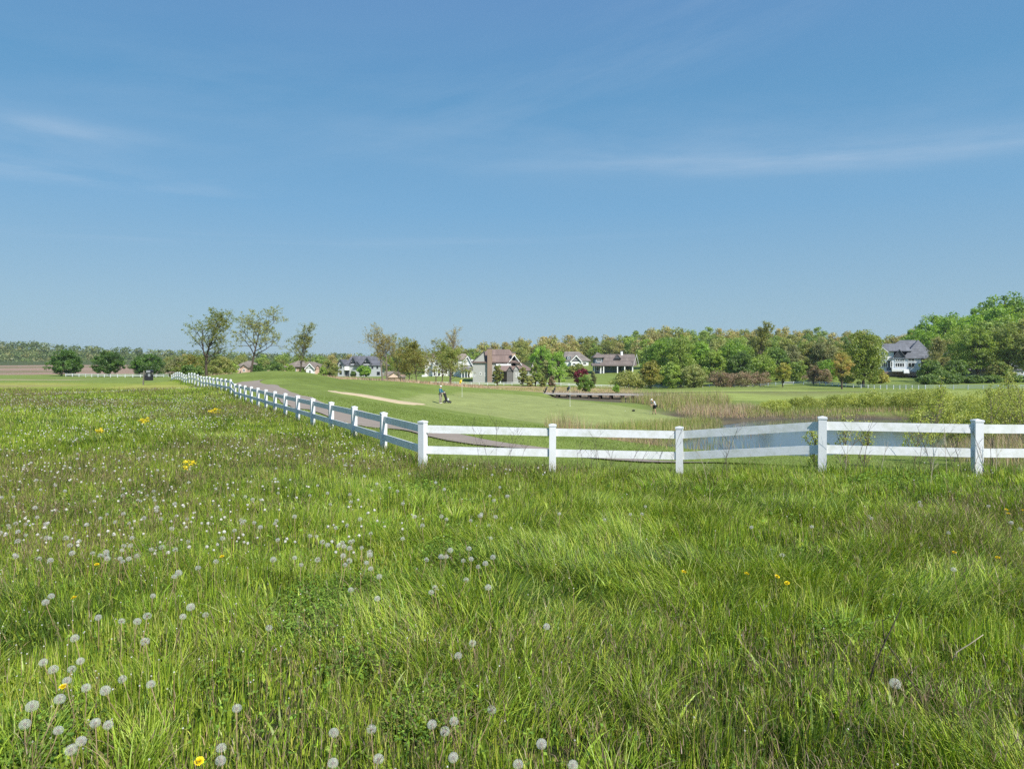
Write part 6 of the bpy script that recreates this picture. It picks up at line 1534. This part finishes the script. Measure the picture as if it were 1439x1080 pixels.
J2 = dict(pelvis=(0, .10, .88), waist=(0, .04, 1.02), chest=(0, -.12, 1.20), neck=(0, -.25, 1.32), head=(0, -.33, 1.40), crown=(0, -.36, 1.50), nose=(0, -.43, 1.37), ear_l=(.085, -.32, 1.41), ear_r=(-.085, -.32, 1.41),
          sh_l=(.18, -.14, 1.27), el_l=(.19, -.24, 1.02), wr_l=(.05, -.38, .86), pm_l=(.03, -.42, .79), sh_r=(-.18, -.14, 1.27), el_r=(-.19, -.24, 1.02), wr_r=(-.05, -.38, .83), pm_r=(-.02, -.42, .75),
          hip_l=(.10, .08, .84), kn_l=(.15, -.04, .47), an_l=(.19, .04, .09), toe_l=(.21, -.11, .04), hip_r=(-.10, .08, .84), kn_r=(-.15, -.04, .47), an_r=(-.19, .04, .09), toe_r=(-.21, -.11, .04))
P = Vector(hit(919.5, 582))
sh2 = ['waist', 'chest', ('chest', 'neck', .5, .06), 'sh_l', ('sh_l', 'el_l', .75, .05), 'sh_r', ('sh_r', 'el_r', .75, .05), 'pelvis']; sh2e = [(0, 1), (1, 2), (1, 3), (3, 4), (1, 5), (5, 6), (0, 7)]
sh3 = ['pelvis', 'hip_l', ('hip_l', 'kn_l', .85, .068), 'hip_r', ('hip_r', 'kn_r', .85, .068)]; sh3e = [(0, 1), (1, 2), (0, 3), (3, 4)]
f2 = figure('person', P, math.radians(-60), J2, [('shirt', sh2, sh2e, m_lg, .022), ('shorts', sh3, sh3e, m_blk, .028), ('shoe', shoes('l'), [(0, 1)], m_shoe, .012), ('shoe', shoes('r'), [(0, 1)], m_shoe, .012)], 'golfer in a light grey shirt, black shorts and white cap bending over to putt')
cap_mesh_(J2, f2, m_cap, (0, -1, -.3))
M_ = Matrix.Translation(P) @ Matrix.Rotation(math.radians(-60), 4, 'Z')
m_mbg_ = plain('hub_grey', (.2, .2, .2), .6)
m_st = plain('steel_shaft', (.5, .5, .52), .3, .05, metal=.9)
root = empty('putter', M_ @ Vector((0, -.62, .0))); root.rotation_euler = (0, 0, math.radians(-60)); tag(root, 'putter held by the bending golfer in the grey shirt', 'golf club')
MB().tube([(0, 0, .03), (0, .22, .86)], .008, n=6).build('shaft', m_st, root); MB().box(-.06, .06, -.02, .02, .005, .035).build('club_head', m_st, root); MB().tube([(0, .165, .66), (0, .23, .90)], .014, n=8).build('grip', m_blk, root)
# golf bags
def golf_bag(P, rz, lb, cart, tilt=.35):
    root = empty('golf_bag', P, rz); tag(root, lb, 'golf bag'); 
    ax = Vector((0, math.sin(tilt), math.cos(tilt))); b0 = Vector((0, 0, .16 if cart else .02))
    MB().tube([b0, b0 + ax * .05, b0 + ax * .45, b0 + ax * .84, b0 + ax * .88], [.12, .14, .125, .145, .14], n=14).build('bag_body', m_blk, root, True)
    MB().box(-.09, .09, -.19, -.10, .28, .50).build('pocket', m_shw if cart else m_blk, root)
    for k in range(8):
        a = k * .8; o = Vector((.07 * math.cos(a), .07 * math.sin(a), 0)); L_ = .98 + .05 * (k % 4); p = b0 + o + ax * L_
        c = MB().tube([b0 + o + ax * .84, p], .008, n=5).build('club_shaft', m_st, root); MB().box(p.x - .03, p.x + .03, p.y - .015, p.y + .05, p.z - .02, p.z + .05).build('club_head', m_blk if k % 2 else m_st, c)
    if cart:
        MB().tube([(0, -.12, .12), (0, .25, .75), (0, .55, 1.05)], .018, n=6).build('handle', m_st, root)
        for xx, yy, r_ in ((-.32, .05, .15), (.32, .05, .15), (0, -.42, .12)):
            w_ = MB().tube([(xx - .02, yy, r_), (xx + .02, yy, r_)], r_, n=18).build('wheel', m_blk, root); MB().tube([(xx - .025, yy, r_), (xx + .025, yy, r_)], r_ * .5, n=12).build('hub', m_mbg_, w_)
        MB().tube([(-.3, .05, .15), (.3, .05, .15)], .012, n=5).build('axle', m_st, root); MB().tube([(0, .05, .17), (0, -.42, .12)], .014, n=5).build('frame', m_st, root)
    else:
        for sx in (-1, 1): MB().tube([(sx * .1, .05, .62), (sx * .3, .55, .0)], .009, n=5).build('leg', m_st, root)
golf_bag(Vector(hit(628, 566.5)), math.radians(60), 'black golf bag on a push cart beside the golfer in teal', True)
golf_bag(Vector((bx0 + .1, by0 + .2, zb + .03)) + Vector(((757.5 - 760) / FPX * 113 + .8, 0, 0)), math.radians(-70), 'black golf bag standing at the left end of the footbridge', False, .45)
golf_bag(Vector((bx0, by0, zb + .03)) + Vector(((777 - 760) / FPX * 113, 0, 0)), math.radians(-65), 'black golf bag on the footbridge deck, right of another bag', False, .45)
P = Vector(hit(878.5, 577.3)); bm = bmesh.new(); bmesh.ops.create_icosphere(bm, subdivisions=2, radius=.03); me = bpy.data.meshes.new('golf_ball'); bm.to_mesh(me); bm.free(); me.materials.append(m_pole)
o = obj('golf_ball', me, None, P + Vector((0, 0, .03))); tag(o, 'white golf ball lying on the putting green left of the bending golfer', 'ball')
P = Vector(hit(890, 578)); mb = MB().tube([(-.14, 0, .05), (-.05, 0, .10), (.08, 0, .11), (.16, 0, .06)], [.03, .09, .10, .05], n=10); o = mb.build('club_cover', m_blk, None, True, P); tag(o, 'small dark club cover lying on the putting green near the ball', 'cover')
# ------------------------------------------------------------------ roadside mailbox
d = 64; P = at(201, d); root = empty('mailbox', P); tag(root, 'black mailbox and newspaper box on a leaning wooden post by the mown strip', 'mailbox'); m_post = plain('weathered_post', (.16, .15, .12), .9, .25, 10); m_mb = plain('black_metal', (.022, .022, .028), .5, .15, 5); m_mbg = plain('grey_metal', (.25, .26, .28), .45, .1, 5)
MB().prism([(-.05, -.05, -.3), (.05, -.05, -.3), (.05, .05, -.3), (-.05, .05, -.3)], (.10, 0, 1.65)).build('post', m_post, root)
MB().box(-.22, .95, -.045, .045, 1.06, 1.14).build('arm', m_post, root)
pr = [(.42, -.28, 1.143), (.86, -.28, 1.143), (.86, -.28, 1.30)] + [(.64 + .22 * math.cos(a), -.28, 1.30 + .13 * math.sin(a)) for a in np.linspace(.3, math.pi - .3, 7)] + [(.42, -.28, 1.30)]
o = MB().prism([(a, b, c) for a, b, c in pr], (0, .56, 0)).build('mailbox_body', m_mb, root); MB().box(.45, .83, -.30, -.285, 1.16, 1.36).build('mailbox_door', m_mbg, o)
MB().box(.28, .82, -.26, .26, .42, .98).build('newspaper_box', m_mb, root); MB().box(.60, .82, -.27, -.262, .80, 1.05).build('box_label', m_mbg, root)
for xx in (.34, .76): MB().box(xx, xx + .04, -.03, .03, .98, 1.06).build('hanger', m_mb, root)
P = at(377.3, 186); rt = empty('brick_pillar', P); tag(rt, 'small pale brick pillar behind the crest left of the low tan house', 'pillar')
MB().box(-.2, .2, -.2, .2, -.5, 2.2).build('shaft', plain('pink_brick', (.5, .4, .3)), rt); MB().box(-.27, .27, -.27, .27, 2.2, 2.36).build('capstone', brick_tan, rt)

# ------------------------------------------------------------------ the air
hm, t = mat_new('air_haze'); out = N(t, 'ShaderNodeOutputMaterial'); pv = N(t, 'ShaderNodeVolumePrincipled'); pv.inputs['Density'].default_value = .00012; pv.inputs['Color'].default_value = (.82, .88, .96, 1); pv.inputs['Anisotropy'].default_value = .2
t.links.new(pv.outputs[0], out.inputs['Volume'])
zl = float(TZ.min()) - 1.0
hz = MB().box(-1650, 1650, -1650, 1650, zl, 42).build('haze', hm); tag(hz, 'thin pale haze over the far ridge', kind='stuff')
scene.cycles.volume_bounces = 0
